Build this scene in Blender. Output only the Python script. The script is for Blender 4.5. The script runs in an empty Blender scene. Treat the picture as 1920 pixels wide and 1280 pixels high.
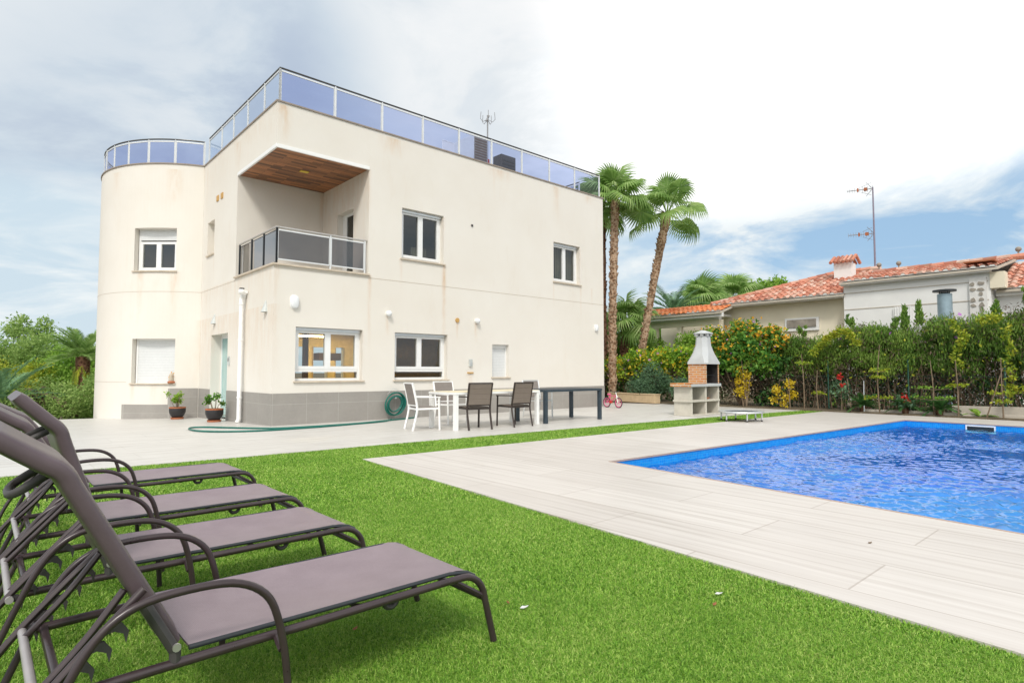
import bpy, math, random
import numpy as np
from mathutils import Vector, Matrix
random.seed(7)
rng = np.random.default_rng(11)
R = math.radians
sc = bpy.context.scene
COL = sc.collection

# ------------------------------------------------------------------ site frame
OX, OY, TH = -5.1279, 12.7361, math.atan2(0.66706771, 0.74499709)
CU, SU = math.cos(TH), math.sin(TH)
def W(u, v, z=0.0):
    return Vector((OX + CU*u - SU*v, OY + SU*u + CU*v, z))
def UVof(x, y):
    dx, dy = x-OX, y-OY
    return CU*dx + SU*dy, -SU*dx + CU*dy
SITE = Matrix.Translation((OX, OY, 0)) @ Matrix.Rotation(TH, 4, 'Z')

# ------------------------------------------------------------------ materials
def new_mat(name):
    m = bpy.data.materials.new(name); m.use_nodes = True
    nt = m.node_tree
    for n in list(nt.nodes): nt.nodes.remove(n)
    out = nt.nodes.new('ShaderNodeOutputMaterial')
    return m, nt, out
def N(nt, typ, **kw):
    n = nt.nodes.new(typ)
    for k, v in kw.items():
        if k.startswith('i_'):
            key = k[2:].replace('_', ' ')
            n.inputs[key].default_value = v
        else: setattr(n, k, v)
    return n
def lk(nt, a, b): nt.links.new(a, b)
def ramp(nt, fac, stops, interp='LINEAR'):
    r = nt.nodes.new('ShaderNodeValToRGB'); r.color_ramp.interpolation = interp
    e = r.color_ramp.elements
    while len(e) < len(stops): e.new(0.5)
    for i, (p, c) in enumerate(stops):
        e[i].position = p; e[i].color = (*c, 1) if len(c) == 3 else c
    lk(nt, fac, r.inputs[0]); return r.outputs[0]
def mixc(nt, fac, a, b, mode='MIX'):
    m = nt.nodes.new('ShaderNodeMix'); m.data_type = 'RGBA'; m.blend_type = mode
    for sock, val in ((m.inputs[0], fac), (m.inputs[6], a), (m.inputs[7], b)):
        if hasattr(val, 'is_linked') or hasattr(val, 'links'): lk(nt, val, sock)
        elif isinstance(val, (int, float)): sock.default_value = val
        else: sock.default_value = (*val, 1) if len(val) == 3 else val
    return m.outputs[2]
def mth(nt, op, a, b=None, c=None, clamp=False):
    m = nt.nodes.new('ShaderNodeMath'); m.operation = op; m.use_clamp = clamp
    for i, val in enumerate((a, b, c)):
        if val is None: continue
        if hasattr(val, 'links'): lk(nt, val, m.inputs[i])
        else: m.inputs[i].default_value = val
    return m.outputs[0]
def objco(nt, scale=(1, 1, 1), loc=(0, 0, 0), rot=(0, 0, 0)):
    t = nt.nodes.new('ShaderNodeTexCoord'); mp = nt.nodes.new('ShaderNodeMapping')
    mp.inputs['Scale'].default_value = scale; mp.inputs['Location'].default_value = loc
    mp.inputs['Rotation'].default_value = rot
    lk(nt, t.outputs['Object'], mp.inputs['Vector']); return mp.outputs[0]
def noise(nt, vec, scale, detail=4, rough=0.55, dist=0.0):
    n = N(nt, 'ShaderNodeTexNoise'); n.inputs['Scale'].default_value = scale
    n.inputs['Detail'].default_value = detail; n.inputs['Roughness'].default_value = rough
    n.inputs['Distortion'].default_value = dist
    lk(nt, vec, n.inputs['Vector']); return n.outputs['Fac']
def bsdf(nt, out, base, rough=0.6, metal=0.0, spec=0.5, bump=None, bstr=0.3, bdist=0.01):
    b = nt.nodes.new('ShaderNodeBsdfPrincipled')
    if hasattr(base, 'links'): lk(nt, base, b.inputs['Base Color'])
    else: b.inputs['Base Color'].default_value = (*base, 1)
    if hasattr(rough, 'links'): lk(nt, rough, b.inputs['Roughness'])
    else: b.inputs['Roughness'].default_value = rough
    b.inputs['Metallic'].default_value = metal
    b.inputs['Specular IOR Level'].default_value = spec
    if bump is not None:
        bm = nt.nodes.new('ShaderNodeBump'); bm.inputs['Strength'].default_value = bstr
        bm.inputs['Distance'].default_value = bdist
        lk(nt, bump, bm.inputs['Height']); lk(nt, bm.outputs[0], b.inputs['Normal'])
    lk(nt, b.outputs[0], out.inputs['Surface']); return b
def simple(name, col, rough=0.5, metal=0.0, var=0.12, vscale=6.0, bump=0.0, spec=0.5):
    m, nt, out = new_mat(name)
    co = objco(nt); n = noise(nt, co, vscale, 5, 0.6)
    c = ramp(nt, n, [(0.25, tuple(x*(1-var) for x in col)), (0.75, tuple(min(1, x*(1+var)) for x in col))])
    rr = mth(nt, 'MULTIPLY_ADD', n, 0.16, rough-0.08)
    bsdf(nt, out, c, rr, metal, spec, bump=noise(nt, co, vscale*12, 3) if bump else None, bstr=bump, bdist=0.005)
    return m
def leafmat(name, cols, scale=1.2, trans=0.3, rough=0.5, randw=0.5):
    """foliage: per-leaf random tint + clump noise over a list of leaf colours"""
    m, nt, out = new_mat(name)
    g = N(nt, 'ShaderNodeNewGeometry'); co = objco(nt)
    n = noise(nt, co, scale, 3, 0.6)
    nn = mth(nt, 'MULTIPLY_ADD', n, 2.2, -0.6, clamp=True)
    f = mth(nt, 'ADD', mth(nt, 'MULTIPLY', g.outputs['Random Per Island'], randw), mth(nt, 'MULTIPLY', nn, 1-randw))
    k = len(cols)
    c = ramp(nt, f, [(0.1+0.8*i/(k-1), cols[i]) for i in range(k)])
    b = nt.nodes.new('ShaderNodeBsdfPrincipled'); lk(nt, c, b.inputs['Base Color'])
    b.inputs['Roughness'].default_value = rough; b.inputs['Specular IOR Level'].default_value = 0.3
    t = nt.nodes.new('ShaderNodeBsdfTranslucent'); lk(nt, c, t.inputs['Color'])
    mx = nt.nodes.new('ShaderNodeMixShader'); mx.inputs[0].default_value = trans
    lk(nt, b.outputs[0], mx.inputs[1]); lk(nt, t.outputs[0], mx.inputs[2]); lk(nt, mx.outputs[0], out.inputs['Surface'])
    return m
def schlick(nt, f0):
    # reflectance the same from both sides of a thin sheet
    g = N(nt, 'ShaderNodeNewGeometry'); dt = N(nt, 'ShaderNodeVectorMath'); dt.operation = 'DOT_PRODUCT'
    lk(nt, g.outputs['Incoming'], dt.inputs[0]); lk(nt, g.outputs['Normal'], dt.inputs[1])
    c = mth(nt, 'SUBTRACT', 1.0, mth(nt, 'ABSOLUTE', dt.outputs['Value']), clamp=True)
    return mth(nt, 'MULTIPLY_ADD', mth(nt, 'POWER', c, 5.0), 1-f0, f0, clamp=True)
def glassmat(name, tint, refl=1.0, base_refl=0.0, rough=0.0):
    m, nt, out = new_mat(name)
    tr = nt.nodes.new('ShaderNodeBsdfTransparent')
    oi = N(nt, 'ShaderNodeObjectInfo'); sm = noise(nt, objco(nt, (.7, .7, 2.5)), 1.1, 3, 0.6)
    k_ = mth(nt, 'ADD', mth(nt, 'MULTIPLY', oi.outputs['Random'], 0.22), mth(nt, 'MULTIPLY', sm, 0.30))
    lk(nt, mixc(nt, k_, tuple(min(1, x*1.10) for x in tint), tuple(x*.62 for x in tint)), tr.inputs[0])
    gl = nt.nodes.new('ShaderNodeBsdfGlossy'); gl.inputs['Color'].default_value = (1, 1, 1, 1)
    gl.inputs['Roughness'].default_value = rough
    f = mth(nt, 'MULTIPLY_ADD', schlick(nt, 0.06), refl, base_refl, clamp=True)
    mx = nt.nodes.new('ShaderNodeMixShader'); lk(nt, f, mx.inputs[0])
    lk(nt, tr.outputs[0], mx.inputs[1]); lk(nt, gl.outputs[0], mx.inputs[2]); lk(nt, mx.outputs[0], out.inputs['Surface'])
    return m
def emit(name, col, s):
    m, nt, out = new_mat(name)
    e = nt.nodes.new('ShaderNodeEmission'); e.inputs[0].default_value = (*col, 1); e.inputs[1].default_value = s
    lk(nt, e.outputs[0], out.inputs['Surface']); return m

M = {}
M['white'] = simple('white_paint', (0.86, 0.86, 0.85), 0.4, var=0.04)
M['upvc'] = simple('white_frame', (0.82, 0.83, 0.83), 0.3, var=0.03)
M['alu'] = simple('aluminium', (0.70, 0.72, 0.73), 0.35, 0.75, var=0.06)
M['alu_white'] = simple('pale_aluminium', (0.74, 0.76, 0.77), 0.4, 0.2, var=0.05)
M['handrail'] = simple('dark_rail', (0.10, 0.10, 0.10), 0.3, 0.6)
M['steel'] = simple('steel', (0.55, 0.53, 0.50), 0.38, 0.7)
M['dark'] = simple('dark_metal', (0.03, 0.035, 0.04), 0.45, 0.2)
M['slate'] = simple('slate_metal', (0.045, 0.065, 0.085), 0.4, 0.2, var=0.2)
M['frame'] = simple('brown_tube', (0.046, 0.031, 0.034), 0.30, 0.0, var=0.2, vscale=9)
M['pad'] = simple('brown_padding', (0.098, 0.070, 0.080), 0.38, var=0.12, vscale=14, bump=0.05)
M['tube_grey'] = simple('sheen_toned_tube', (0.40, 0.375, 0.375), 0.4, 0.2)  # pale tone stands in for sheen on the lounger crossbar
M['ant'] = simple('weathered_metal', (0.26, 0.26, 0.27), 0.5, 0.3)
M['plastic'] = simple('grey_plastic', (0.06, 0.055, 0.055), 0.55)
M['sill'] = simple('stone_sill', (0.58, 0.50, 0.40), 0.6, var=0.15)
M['coping'] = simple('roof_coping', (0.30, 0.25, 0.21), 0.6, var=0.2)
M['terracotta'] = simple('terracotta', (0.42, 0.14, 0.06), 0.7, var=0.2)
M['pot'] = simple('dark_glazed_pot', (0.022, 0.020, 0.022), 0.45, var=0.3)
M['soil'] = simple('soil', (0.07, 0.05, 0.035), 0.9, var=0.3, vscale=30)
M['hose'] = simple('green_hose', (0.005, 0.13, 0.10), 0.4)
M['wood_top'] = simple('cream_table_top', (0.72, 0.63, 0.42), 0.4, var=0.08)
M['bbq'] = simple('cast_concrete', (0.56, 0.53, 0.46), 0.85, var=0.12, vscale=5, bump=0.3)
M['bbq_hood'] = simple('hood_concrete', (0.50, 0.52, 0.53), 0.8, var=0.08, vscale=4, bump=0.25)
M['soot'] = simple('soot', (0.035, 0.03, 0.028), 0.9, var=0.4, vscale=12)
M['bark'] = simple('bark', (0.16, 0.11, 0.07), 0.9, var=0.4, vscale=20, bump=0.6)
M['stem'] = simple('pale_stem', (0.20, 0.145, 0.095), 0.85, var=0.3, vscale=14)
M['kerb'] = simple('kerb_concrete', (0.52, 0.47, 0.40), 0.85, var=0.12)
M['bench'] = simple('tan_block', (0.56, 0.42, 0.26), 0.8, var=0.12)
M['nb_white'] = simple('neighbour_white', (0.80, 0.80, 0.79), 0.85, var=0.06, vscale=1.2)
M['nb_beige'] = simple('neighbour_cream', (0.80, 0.73, 0.58), 0.85, var=0.07, vscale=1.2)
M['galv'] = simple('galvanised', (0.30, 0.40, 0.46), 0.45, 0.4, var=0.15)
M['pink'] = simple('pink_paint', (0.70, 0.10, 0.25), 0.35)
M['rubber'] = simple('rubber', (0.05, 0.045, 0.045), 0.8)
M['red'] = simple('red_plastic', (0.55, 0.03, 0.02), 0.4)
M['lampglass'] = simple('opal_glass', (0.80, 0.82, 0.84), 0.25, var=0.03)
M['lampgrey'] = simple('grey_lamp', (0.52, 0.55, 0.54), 0.45)
M['vent'] = simple('ochre_vent', (0.55, 0.33, 0.11), 0.7)
M['yellow'] = simple('yellow_fitting', (0.75, 0.55, 0.06), 0.4)
M['shutter'] = None
M['glass_win'] = glassmat('window_glass', (0.66, 0.72, 0.70), 1.0, 0.07)
M['glass_dark'] = glassmat('tinted_window_glass', (0.42, 0.45, 0.43), 1.0, 0.03)
M['glass_blue'] = glassmat('blue_tinted_glass', (0.53, 0.60, 0.84), 0.7, 0.01)
M['glass_side'] = glassmat('pale_tinted_glass', (0.70, 0.80, 0.97), 0.9, 0.02)
M['glass_smoke'] = glassmat('smoked_glass', (0.22, 0.20, 0.20), 1.6, 0.03)
M['lamp_and_fill'] = emit('tube_and_fill_glow', (1.0, 0.75, 0.30), 24.0)
M['in_wall'] = simple('interior_wall', (0.72, 0.58, 0.36), 0.8)
M['in_floor'] = simple('interior_floor', (0.28, 0.20, 0.12), 0.5)
M['in_wood'] = simple('interior_wood', (0.30, 0.16, 0.06), 0.6)
M['curtain'] = simple('curtain', (0.55, 0.48, 0.35), 0.9)

def wall_mat():
    m, nt, out = new_mat('cream_render')
    co = objco(nt)
    n1 = noise(nt, co, 0.55, 4, 0.6); n2 = noise(nt, co, 30, 5, 0.7)
    c = ramp(nt, n1, [(0.3, (0.745, 0.705, 0.640)), (0.7, (0.785, 0.755, 0.700))])
    # rust and rain streaks with places of their own
    sx = N(nt, 'ShaderNodeSeparateXYZ'); t = N(nt, 'ShaderNodeTexCoord'); lk(nt, t.outputs['Object'], sx.inputs[0])
    wob = mth(nt, 'MULTIPLY_ADD', noise(nt, objco(nt, (1, 1, 0.6)), 2.0, 3), 0.16, -0.08)
    breakup = ramp(nt, noise(nt, objco(nt, (3, 3, 0.7)), 2.2, 4, 0.65), [(0.36, (0.15,)*3), (0.62, (1,)*3)])
    tot = None
    S = [('x', 4.46, 3.98, .055, 2.3, 1.0), ('x', 2.28, 3.46, .045, 2.0, .6), ('x', 3.14, 3.98, .04, .9, .35), ('x', 9.9, 3.94, .035, 1.2, .5),
         ('x', 8.63, 3.94, .035, .8, .35), ('x', 8.75, 6.98, .12, 1.2, .6), ('x', 2.9, 6.98, .30, .5, .6), ('x', 0.16, 7.0, .12, 1.0, .8), ('x', 6.4, 6.98, .35, .35, .55),
         ('x', 2.78, 2.50, .05, .5, .8), ('x', 4.90, 2.48, .04, .5, .55), ('x', 5.55, 2.48, .045, .55, .9), ('x', 5.345, 1.12, .09, .5, .6), ('x', 4.62, .93, .05, .3, .6), ('x', 4.52, 2.12, .05, 1.2, .5), ('x', 2.09, 2.12, .05, 1.2, .3),
         ('x', 10.45, 3.9, .04, .7, .3), ('x', 9.85, 5.2, .05, 1.3, .3), ('x', 4.42, 5.25, .05, 1.3, .3), ('x', 0.06, 3.44, .06, .9, .6), ('x', 6.2, 6.98, .05, 1.0, .25), ('x', 10.3, 6.98, .2, .3, .5),
         ('x', .02, 2.6, .10, 1.8, .35), ('x', 2.2, 6.05, .07, 2.4, .45),
         ('y', 1.72, 3.0, .05, 1.6, .5), ('y', 0.435, 2.50, .05, .5, .6), ('y', 4.25, 2.48, .05, .4, .6), ('y', 2.6, 6.9, .22, .9, .5), ('y', 1.2, 6.95, .3, .6, .3), ('y', 5.3, 6.9, .10, 1.4, .3),
         ('y', 4.5, 4.3, .05, .8, .3), ('y', 2.62, 3.46, .05, 1.2, .5),
         ('y', 5.97, 6.9, .10, 1.3, .5), ('y', 6.55, 3.96, .06, 1.6, .45), ('y', 5.92, 3.96, .06, 1.6, .5), ('y', 6.65, .80, .05, .7, .4), ('y', 6.2, .80, .05, .6, .4), ('y', 7.4, 6.9, .2, .8, .3)]
    for ax, p, zt, w, ln, a in S:
        cpos = sx.outputs[0] if ax == 'x' else sx.outputs[1]
        d = mth(nt, 'DIVIDE', mth(nt, 'SUBTRACT', mth(nt, 'ADD', cpos, mth(nt, 'MULTIPLY', wob, min(1.0, w*8))), p), w)
        g = mth(nt, 'POWER', 2.71828, mth(nt, 'MULTIPLY', mth(nt, 'MULTIPLY', d, d), -1.0))
        dz = mth(nt, 'SUBTRACT', zt, sx.outputs[2])
        rz = mth(nt, 'MULTIPLY', mth(nt, 'SUBTRACT', 1.0, mth(nt, 'DIVIDE', dz, ln), clamp=True), mth(nt, 'GREATER_THAN', dz, -0.02))
        s = mth(nt, 'MULTIPLY', mth(nt, 'MULTIPLY', g, rz), a)
        tot = s if tot is None else mth(nt, 'MAXIMUM', tot, s)
    tot = mth(nt, 'MULTIPLY', tot, breakup, clamp=True)
    c = mixc(nt, mth(nt, 'MULTIPLY', tot, 0.75), c, (0.60, 0.36, 0.17))
    blot = ramp(nt, noise(nt, objco(nt, (1.2, 1.2, 0.35)), 1.7, 6, 0.7), [(0.56, (0,)*3), (0.80, (1,)*3)])
    c = mixc(nt, mth(nt, 'MULTIPLY', blot, 0.20), c, (0.62, 0.50, 0.37))
    bsdf(nt, out, c, 0.9, 0, 0.2, bump=n2, bstr=0.22, bdist=0.006)
    return m
M['wall'] = wall_mat()

def tile_mat(name, c1, c2, mortar, w, h, msize, rough=0.5, off=0.5, vec='xy', rot=0, streak=None, spec=0.4, var=0.1):
    m, nt, out = new_mat(name)
    t = N(nt, 'ShaderNodeTexCoord'); sx = N(nt, 'ShaderNodeSeparateXYZ'); lk(nt, t.outputs['Object'], sx.inputs[0])
    cb = N(nt, 'ShaderNodeCombineXYZ')
    if vec == 'xy': lk(nt, sx.outputs[0], cb.inputs[0]); lk(nt, sx.outputs[1], cb.inputs[1])
    elif vec == 'yx': lk(nt, sx.outputs[1], cb.inputs[0]); lk(nt, sx.outputs[0], cb.inputs[1])
    else: lk(nt, mth(nt, 'ADD', sx.outputs[0], sx.outputs[1]), cb.inputs[0]); lk(nt, sx.outputs[2], cb.inputs[1])
    br = N(nt, 'ShaderNodeTexBrick'); br.offset = off
    lk(nt, cb.outputs[0], br.inputs['Vector'])
    br.inputs['Color1'].default_value = (*c1, 1); br.inputs['Color2'].default_value = (*c2, 1); br.inputs['Mortar'].default_value = (*mortar, 1)
    br.inputs['Scale'].default_value = 1.0; br.inputs['Mortar Size'].default_value = msize
    br.inputs['Brick Width'].default_value = w; br.inputs['Row Height'].default_value = h
    br.inputs['Mortar Smooth'].default_value = 0.2; br.inputs['Bias'].default_value = 0.0
    c = br.outputs['Color']
    co = objco(nt)
    n = noise(nt, co, 1.3, 5, 0.6)
    c = mixc(nt, 1.0, c, ramp(nt, n, [(0.3, (1-var,)*3), (0.7, (1.0,)*3)]), 'MULTIPLY')
    bump = None
    if streak:
        s = noise(nt, objco(nt, streak), 1.0, 6, 0.62, 0.3)
        sc_ = ramp(nt, s, [(0.30, (0.76, 0.73, 0.70)), (0.47, (0.95, 0.94, 0.93)), (0.68, (1.04, 1.04, 1.04))])
        c = mixc(nt, 1.0, c, sc_, 'MULTIPLY')
    else:
        n3 = noise(nt, co, 14, 5, 0.7)
        c = mixc(nt, 1.0, c, ramp(nt, n3, [(0.25, (0.93,)*3), (0.7, (1.02,)*3)]), 'MULTIPLY')
    bsdf(nt, out, c, rough, 0, spec, bump=mth(nt, 'SUBTRACT', 1.0, br.outputs['Fac']), bstr=0.25, bdist=0.003)
    return m
M['terrace'] = tile_mat('terrace_tile', (0.62, 0.605, 0.575), (0.645, 0.63, 0.60), (0.55, 0.53, 0.50), 1.2, 0.6, 0.006, 0.42, streak=(1.2, 9, 1), var=0.05)
M['deck'] = tile_mat('deck_tile', (0.615, 0.575, 0.54), (0.665, 0.627, 0.592), (0.48, 0.43, 0.39), 1.80, 0.60, 0.006, 0.42, off=0.5, vec='yx', streak=(17.0, 0.35, 1), var=0.06)
M['plinth'] = tile_mat('grey_plinth_tile', (0.335, 0.315, 0.29), (0.36, 0.34, 0.315), (0.43, 0.41, 0.38), 0.75, 0.45, 0.006, 0.6, off=0.0, vec='xz', var=0.12)
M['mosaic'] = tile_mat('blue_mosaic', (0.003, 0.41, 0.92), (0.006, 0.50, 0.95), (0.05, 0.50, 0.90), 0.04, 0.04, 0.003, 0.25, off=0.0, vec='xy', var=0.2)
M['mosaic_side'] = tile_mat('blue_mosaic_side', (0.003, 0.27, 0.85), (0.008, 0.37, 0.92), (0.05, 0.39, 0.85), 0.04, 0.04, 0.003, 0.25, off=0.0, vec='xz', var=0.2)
M['brick'] = tile_mat('orange_brick', (0.55, 0.20, 0.06), (0.72, 0.33, 0.10), (0.60, 0.55, 0.45), 0.22, 0.062, 0.012, 0.8, vec='xz', var=0.15)
M['shutter'] = tile_mat('roller_shutter', (0.72, 0.74, 0.75), (0.74, 0.76, 0.77), (0.60, 0.62, 0.63), 4.0, 0.045, 0.005, 0.4, off=0.0, vec='xz', var=0.02)
def soffit_mat():
    m, nt, out = new_mat('wood_soffit')
    t = N(nt, 'ShaderNodeTexCoord')
    br = N(nt, 'ShaderNodeTexBrick'); br.offset = 0.37; br.offset_frequency = 2
    lk(nt, t.outputs['Object'], br.inputs['Vector'])
    br.inputs['Color1'].default_value = (0.44, 0.20, 0.09, 1); br.inputs['Color2'].default_value = (0.075, 0.042, 0.03, 1)
    br.inputs['Mortar'].default_value = (0.05, 0.025, 0.015, 1); br.inputs['Bias'].default_value = -0.1
    br.inputs['Scale'].default_value = 1; br.inputs['Mortar Size'].default_value = 0.003
    br.inputs['Brick Width'].default_value = 0.62; br.inputs['Row Height'].default_value = 0.10
    g = noise(nt, objco(nt, (3, 40, 1)), 1.0, 5, 0.6)
    c = mixc(nt, 1.0, br.outputs['Color'], ramp(nt, g, [(0.25, (0.65,)*3), (0.75, (1.3, 1.2, 1.1))]), 'MULTIPLY')
    bsdf(nt, out, c, 0.5, bump=g, bstr=0.1, bdist=0.003); return m
M['soffit'] = soffit_mat()
def fabric_mat(name, c1, c2, scale=260, rough=0.7):
    m, nt, out = new_mat(name)
    co = objco(nt)
    w1 = N(nt, 'ShaderNodeTexWave'); w1.bands_direction = 'X'; w1.inputs['Scale'].default_value = scale/6.28; lk(nt, co, w1.inputs['Vector'])
    w2 = N(nt, 'ShaderNodeTexWave'); w2.bands_direction = 'Y'; w2.inputs['Scale'].default_value = scale/6.28; lk(nt, co, w2.inputs['Vector'])
    f = mth(nt, 'MULTIPLY', w1.outputs['Fac'], w2.outputs['Fac'])
    n = noise(nt, co, 7, 4, 0.6); n9 = noise(nt, co, 210, 2, 0.6)
    ff = mth(nt, 'ADD', mth(nt, 'MULTIPLY', f, 0.3), mth(nt, 'ADD', mth(nt, 'MULTIPLY', n, 0.4), mth(nt, 'MULTIPLY', n9, 0.35)))
    c = ramp(nt, ff, [(0.2, c1), (0.75, c2)])
    bsdf(nt, out, c, rough, 0, 0.35, bump=f, bstr=0.2, bdist=0.001); return m
M['sling'] = fabric_mat('sling_textile', (0.195, 0.150, 0.168), (0.325, 0.262, 0.288), 420, 0.46)
M['chair_fabric'] = fabric_mat('taupe_fabric', (0.185, 0.15, 0.125), (0.25, 0.205, 0.175), 300, 0.8)
M['chair_fabric_grey'] = fabric_mat('grey_fabric', (0.22, 0.19, 0.17), (0.30, 0.27, 0.25), 300, 0.8)
M['mat_grey'] = fabric_mat('grey_mat', (0.05, 0.055, 0.06), (0.09, 0.10, 0.11), 200, 0.75)

def rooftile_mat(name, cols):
    m, nt, out = new_mat(name)
    g = N(nt, 'ShaderNodeNewGeometry'); co = objco(nt)
    c = ramp(nt, g.outputs['Random Per Island'], [(i/(len(cols)-1), cols[i]) for i in range(len(cols))])
    n = noise(nt, co, 3.0, 6, 0.7)
    c = mixc(nt, ramp(nt, n, [(0.5, (0,)*3), (0.72, (0.8,)*3)]), c, (0.34, 0.25, 0.17))
    bsdf(nt, out, c, 0.85, bump=noise(nt, co, 25, 3), bstr=0.3, bdist=0.01); return m
M['tile_old'] = rooftile_mat('weathered_roof_tile', [(0.44, 0.14, 0.085), (0.62, 0.27, 0.18), (0.34, 0.115, 0.075), (0.70, 0.50, 0.41), (0.56, 0.21, 0.13), (0.64, 0.36, 0.27)])
M['tile_new'] = rooftile_mat('orange_roof_tile', [(0.62, 0.18, 0.06), (0.70, 0.26, 0.10), (0.55, 0.15, 0.05)])

def water_mat():
    m, nt, out = new_mat('pool_water')
    tr = N(nt, 'ShaderNodeBsdfTransparent'); tr.inputs[0].default_value = (0.45, 0.90, 1.0, 1)
    gl = N(nt, 'ShaderNodeBsdfGlossy'); gl.inputs['Roughness'].default_value = 0.02
    mx = N(nt, 'ShaderNodeMixShader'); lk(nt, schlick(nt, 0.15), mx.inputs[0]); lk(nt, tr.outputs[0], mx.inputs[1]); lk(nt, gl.outputs[0], mx.inputs[2])
    lk(nt, mx.outputs[0], out.inputs['Surface']); return m
M['water'] = water_mat()

def lawn_base_mat():
    m, nt, out = new_mat('turf_backing')
    n = noise(nt, objco(nt), 120, 4, 0.7)
    c = ramp(nt, n, [(0.3, (0.04, 0.09, 0.01)), (0.7, (0.10, 0.20, 0.025))])
    bsdf(nt, out, c, 0.9, spec=0.1, bump=n, bstr=0.6, bdist=0.02); return m
M['lawn_base'] = lawn_base_mat()
def blade_mat():
    m, nt, out = new_mat('turf_blades')
    g = N(nt, 'ShaderNodeNewGeometry'); co = objco(nt)
    n = noise(nt, co, 1.1, 4, 0.6); n2 = noise(nt, co, 28, 2, 0.6)
    f = mth(nt, 'ADD', mth(nt, 'MULTIPLY', g.outputs['Random Per Island'], 0.50), mth(nt, 'ADD', mth(nt, 'MULTIPLY', n, 0.28), mth(nt, 'MULTIPLY', n2, 0.22)))
    c = ramp(nt, f, [(0.12, (0.045, 0.13, 0.012)), (0.34, (0.16, 0.37, 0.034)), (0.60, (0.36, 0.60, 0.085)), (0.86, (0.76, 0.80, 0.30))])
    b = N(nt, 'ShaderNodeBsdfPrincipled'); lk(nt, c, b.inputs['Base Color']); b.inputs['Roughness'].default_value = 0.45; b.inputs['Specular IOR Level'].default_value = 0.25
    t = N(nt, 'ShaderNodeBsdfTranslucent'); lk(nt, c, t.inputs['Color'])
    mx = N(nt, 'ShaderNodeMixShader'); mx.inputs[0].default_value = 0.3
    lk(nt, b.outputs[0], mx.inputs[1]); lk(nt, t.outputs[0], mx.inputs[2]); lk(nt, mx.outputs[0], out.inputs['Surface']); return m
M['blades'] = blade_mat()
M['ground'] = simple('garden_soil', (0.14, 0.11, 0.07), 0.95, var=0.35, vscale=3)
M['trunk_palm'] = None
def palm_trunk_mat(name, c1, c2, c3):
    m, nt, out = new_mat(name)
    v = N(nt, 'ShaderNodeTexVoronoi'); v.inputs['Scale'].default_value = 9.0
    lk(nt, objco(nt, (1, 1, 1.0)), v.inputs['Vector'])
    n = noise(nt, objco(nt), 13, 5, 0.65)
    f = mth(nt, 'ADD', mth(nt, 'MULTIPLY', v.outputs['Distance'], 0.9), mth(nt, 'MULTIPLY', n, 0.5))
    c = ramp(nt, f, [(0.25, c1), (0.52, c2), (0.8, c3)])
    bsdf(nt, out, c, 0.9, spec=0.1, bump=f, bstr=0.8, bdist=0.05); return m
M['trunk_palm'] = palm_trunk_mat('palm_bark', (0.10, 0.05, 0.03), (0.30, 0.175, 0.105), (0.46, 0.33, 0.23))
M['trunk_dark'] = palm_trunk_mat('dark_palm_bark', (0.05, 0.025, 0.018), (0.13, 0.06, 0.04), (0.2, 0.11, 0.07))
M['palm_leaf'] = leafmat('fan_palm_leaf', [(0.12, 0.24, 0.05), (0.28, 0.45, 0.12), (0.55, 0.68, 0.30)], 0.9, 0.45)
M['palm_leaf_grey'] = leafmat('date_palm_leaf', [(0.091, 0.195, 0.091), (0.169, 0.312, 0.156), (0.260, 0.429, 0.195)], 0.9, 0.25)
M['leaf_bright'] = leafmat('bright_leaf', [(0.09, 0.20, 0.025), (0.24, 0.44, 0.055), (0.46, 0.64, 0.13)], 0.8, 0.42)
M['leaf_pine'] = leafmat('soft_tree_leaf', [(0.15, 0.26, 0.06), (0.30, 0.46, 0.12), (0.50, 0.62, 0.22)], 0.6, 0.45)
M['leaf_yellow'] = leafmat('yellow_green_leaf', [(0.138, 0.276, 0.023), (0.345, 0.414, 0.034), (0.575, 0.506, 0.057)], 1.0)
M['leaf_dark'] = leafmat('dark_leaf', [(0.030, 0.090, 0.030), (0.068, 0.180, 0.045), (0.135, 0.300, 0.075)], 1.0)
M['leaf_grey'] = leafmat('grey_green_leaf', [(0.065, 0.130, 0.072), (0.117, 0.221, 0.117), (0.195, 0.325, 0.169)], 1.4)
M['leaf_conifer'] = leafmat('cypress_leaf', [(0.06, 0.14, 0.022), (0.12, 0.24, 0.035), (0.23, 0.37, 0.065), (0.36, 0.48, 0.10)], 0.9, 0.35, randw=0.4)
M['twig'] = leafmat('dry_twig', [(0.05, 0.035, 0.025), (0.13, 0.09, 0.06), (0.20, 0.15, 0.10)], 1.5, 0.0)
M['leaf_boug'] = leafmat('bougainvillea_leaf', [(0.065, 0.169, 0.019), (0.182, 0.364, 0.033), (0.364, 0.546, 0.046), (0.546, 0.598, 0.065)], 1.4)
M['leaf_lantana'] = leafmat('broad_leaf', [(0.030, 0.108, 0.018), (0.072, 0.216, 0.030), (0.156, 0.336, 0.048), (0.312, 0.408, 0.060)], 1.3)
M['fl_orange'] = leafmat('orange_flower', [(0.62, 0.22, 0.02), (0.72, 0.36, 0.03), (0.78, 0.55, 0.06)], 2.0)
M['fl_yellow'] = leafmat('yellow_flower', [(0.55, 0.38, 0.02), (0.72, 0.55, 0.03), (0.60, 0.50, 0.08)], 2.0)
M['fl_pink'] = leafmat('violet_flower', [(0.40, 0.16, 0.50), (0.55, 0.25, 0.60)], 2.0)
M['fl_red'] = leafmat('red_flower', [(0.55, 0.02, 0.02), (0.70, 0.05, 0.04)], 2.0)
M['litter'] = simple('dry_leaf', (0.28, 0.11, 0.04), 0.8, var=0.4, vscale=40)
M['paper'] = simple('white_scrap', (0.65, 0.65, 0.63), 0.8)
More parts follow.
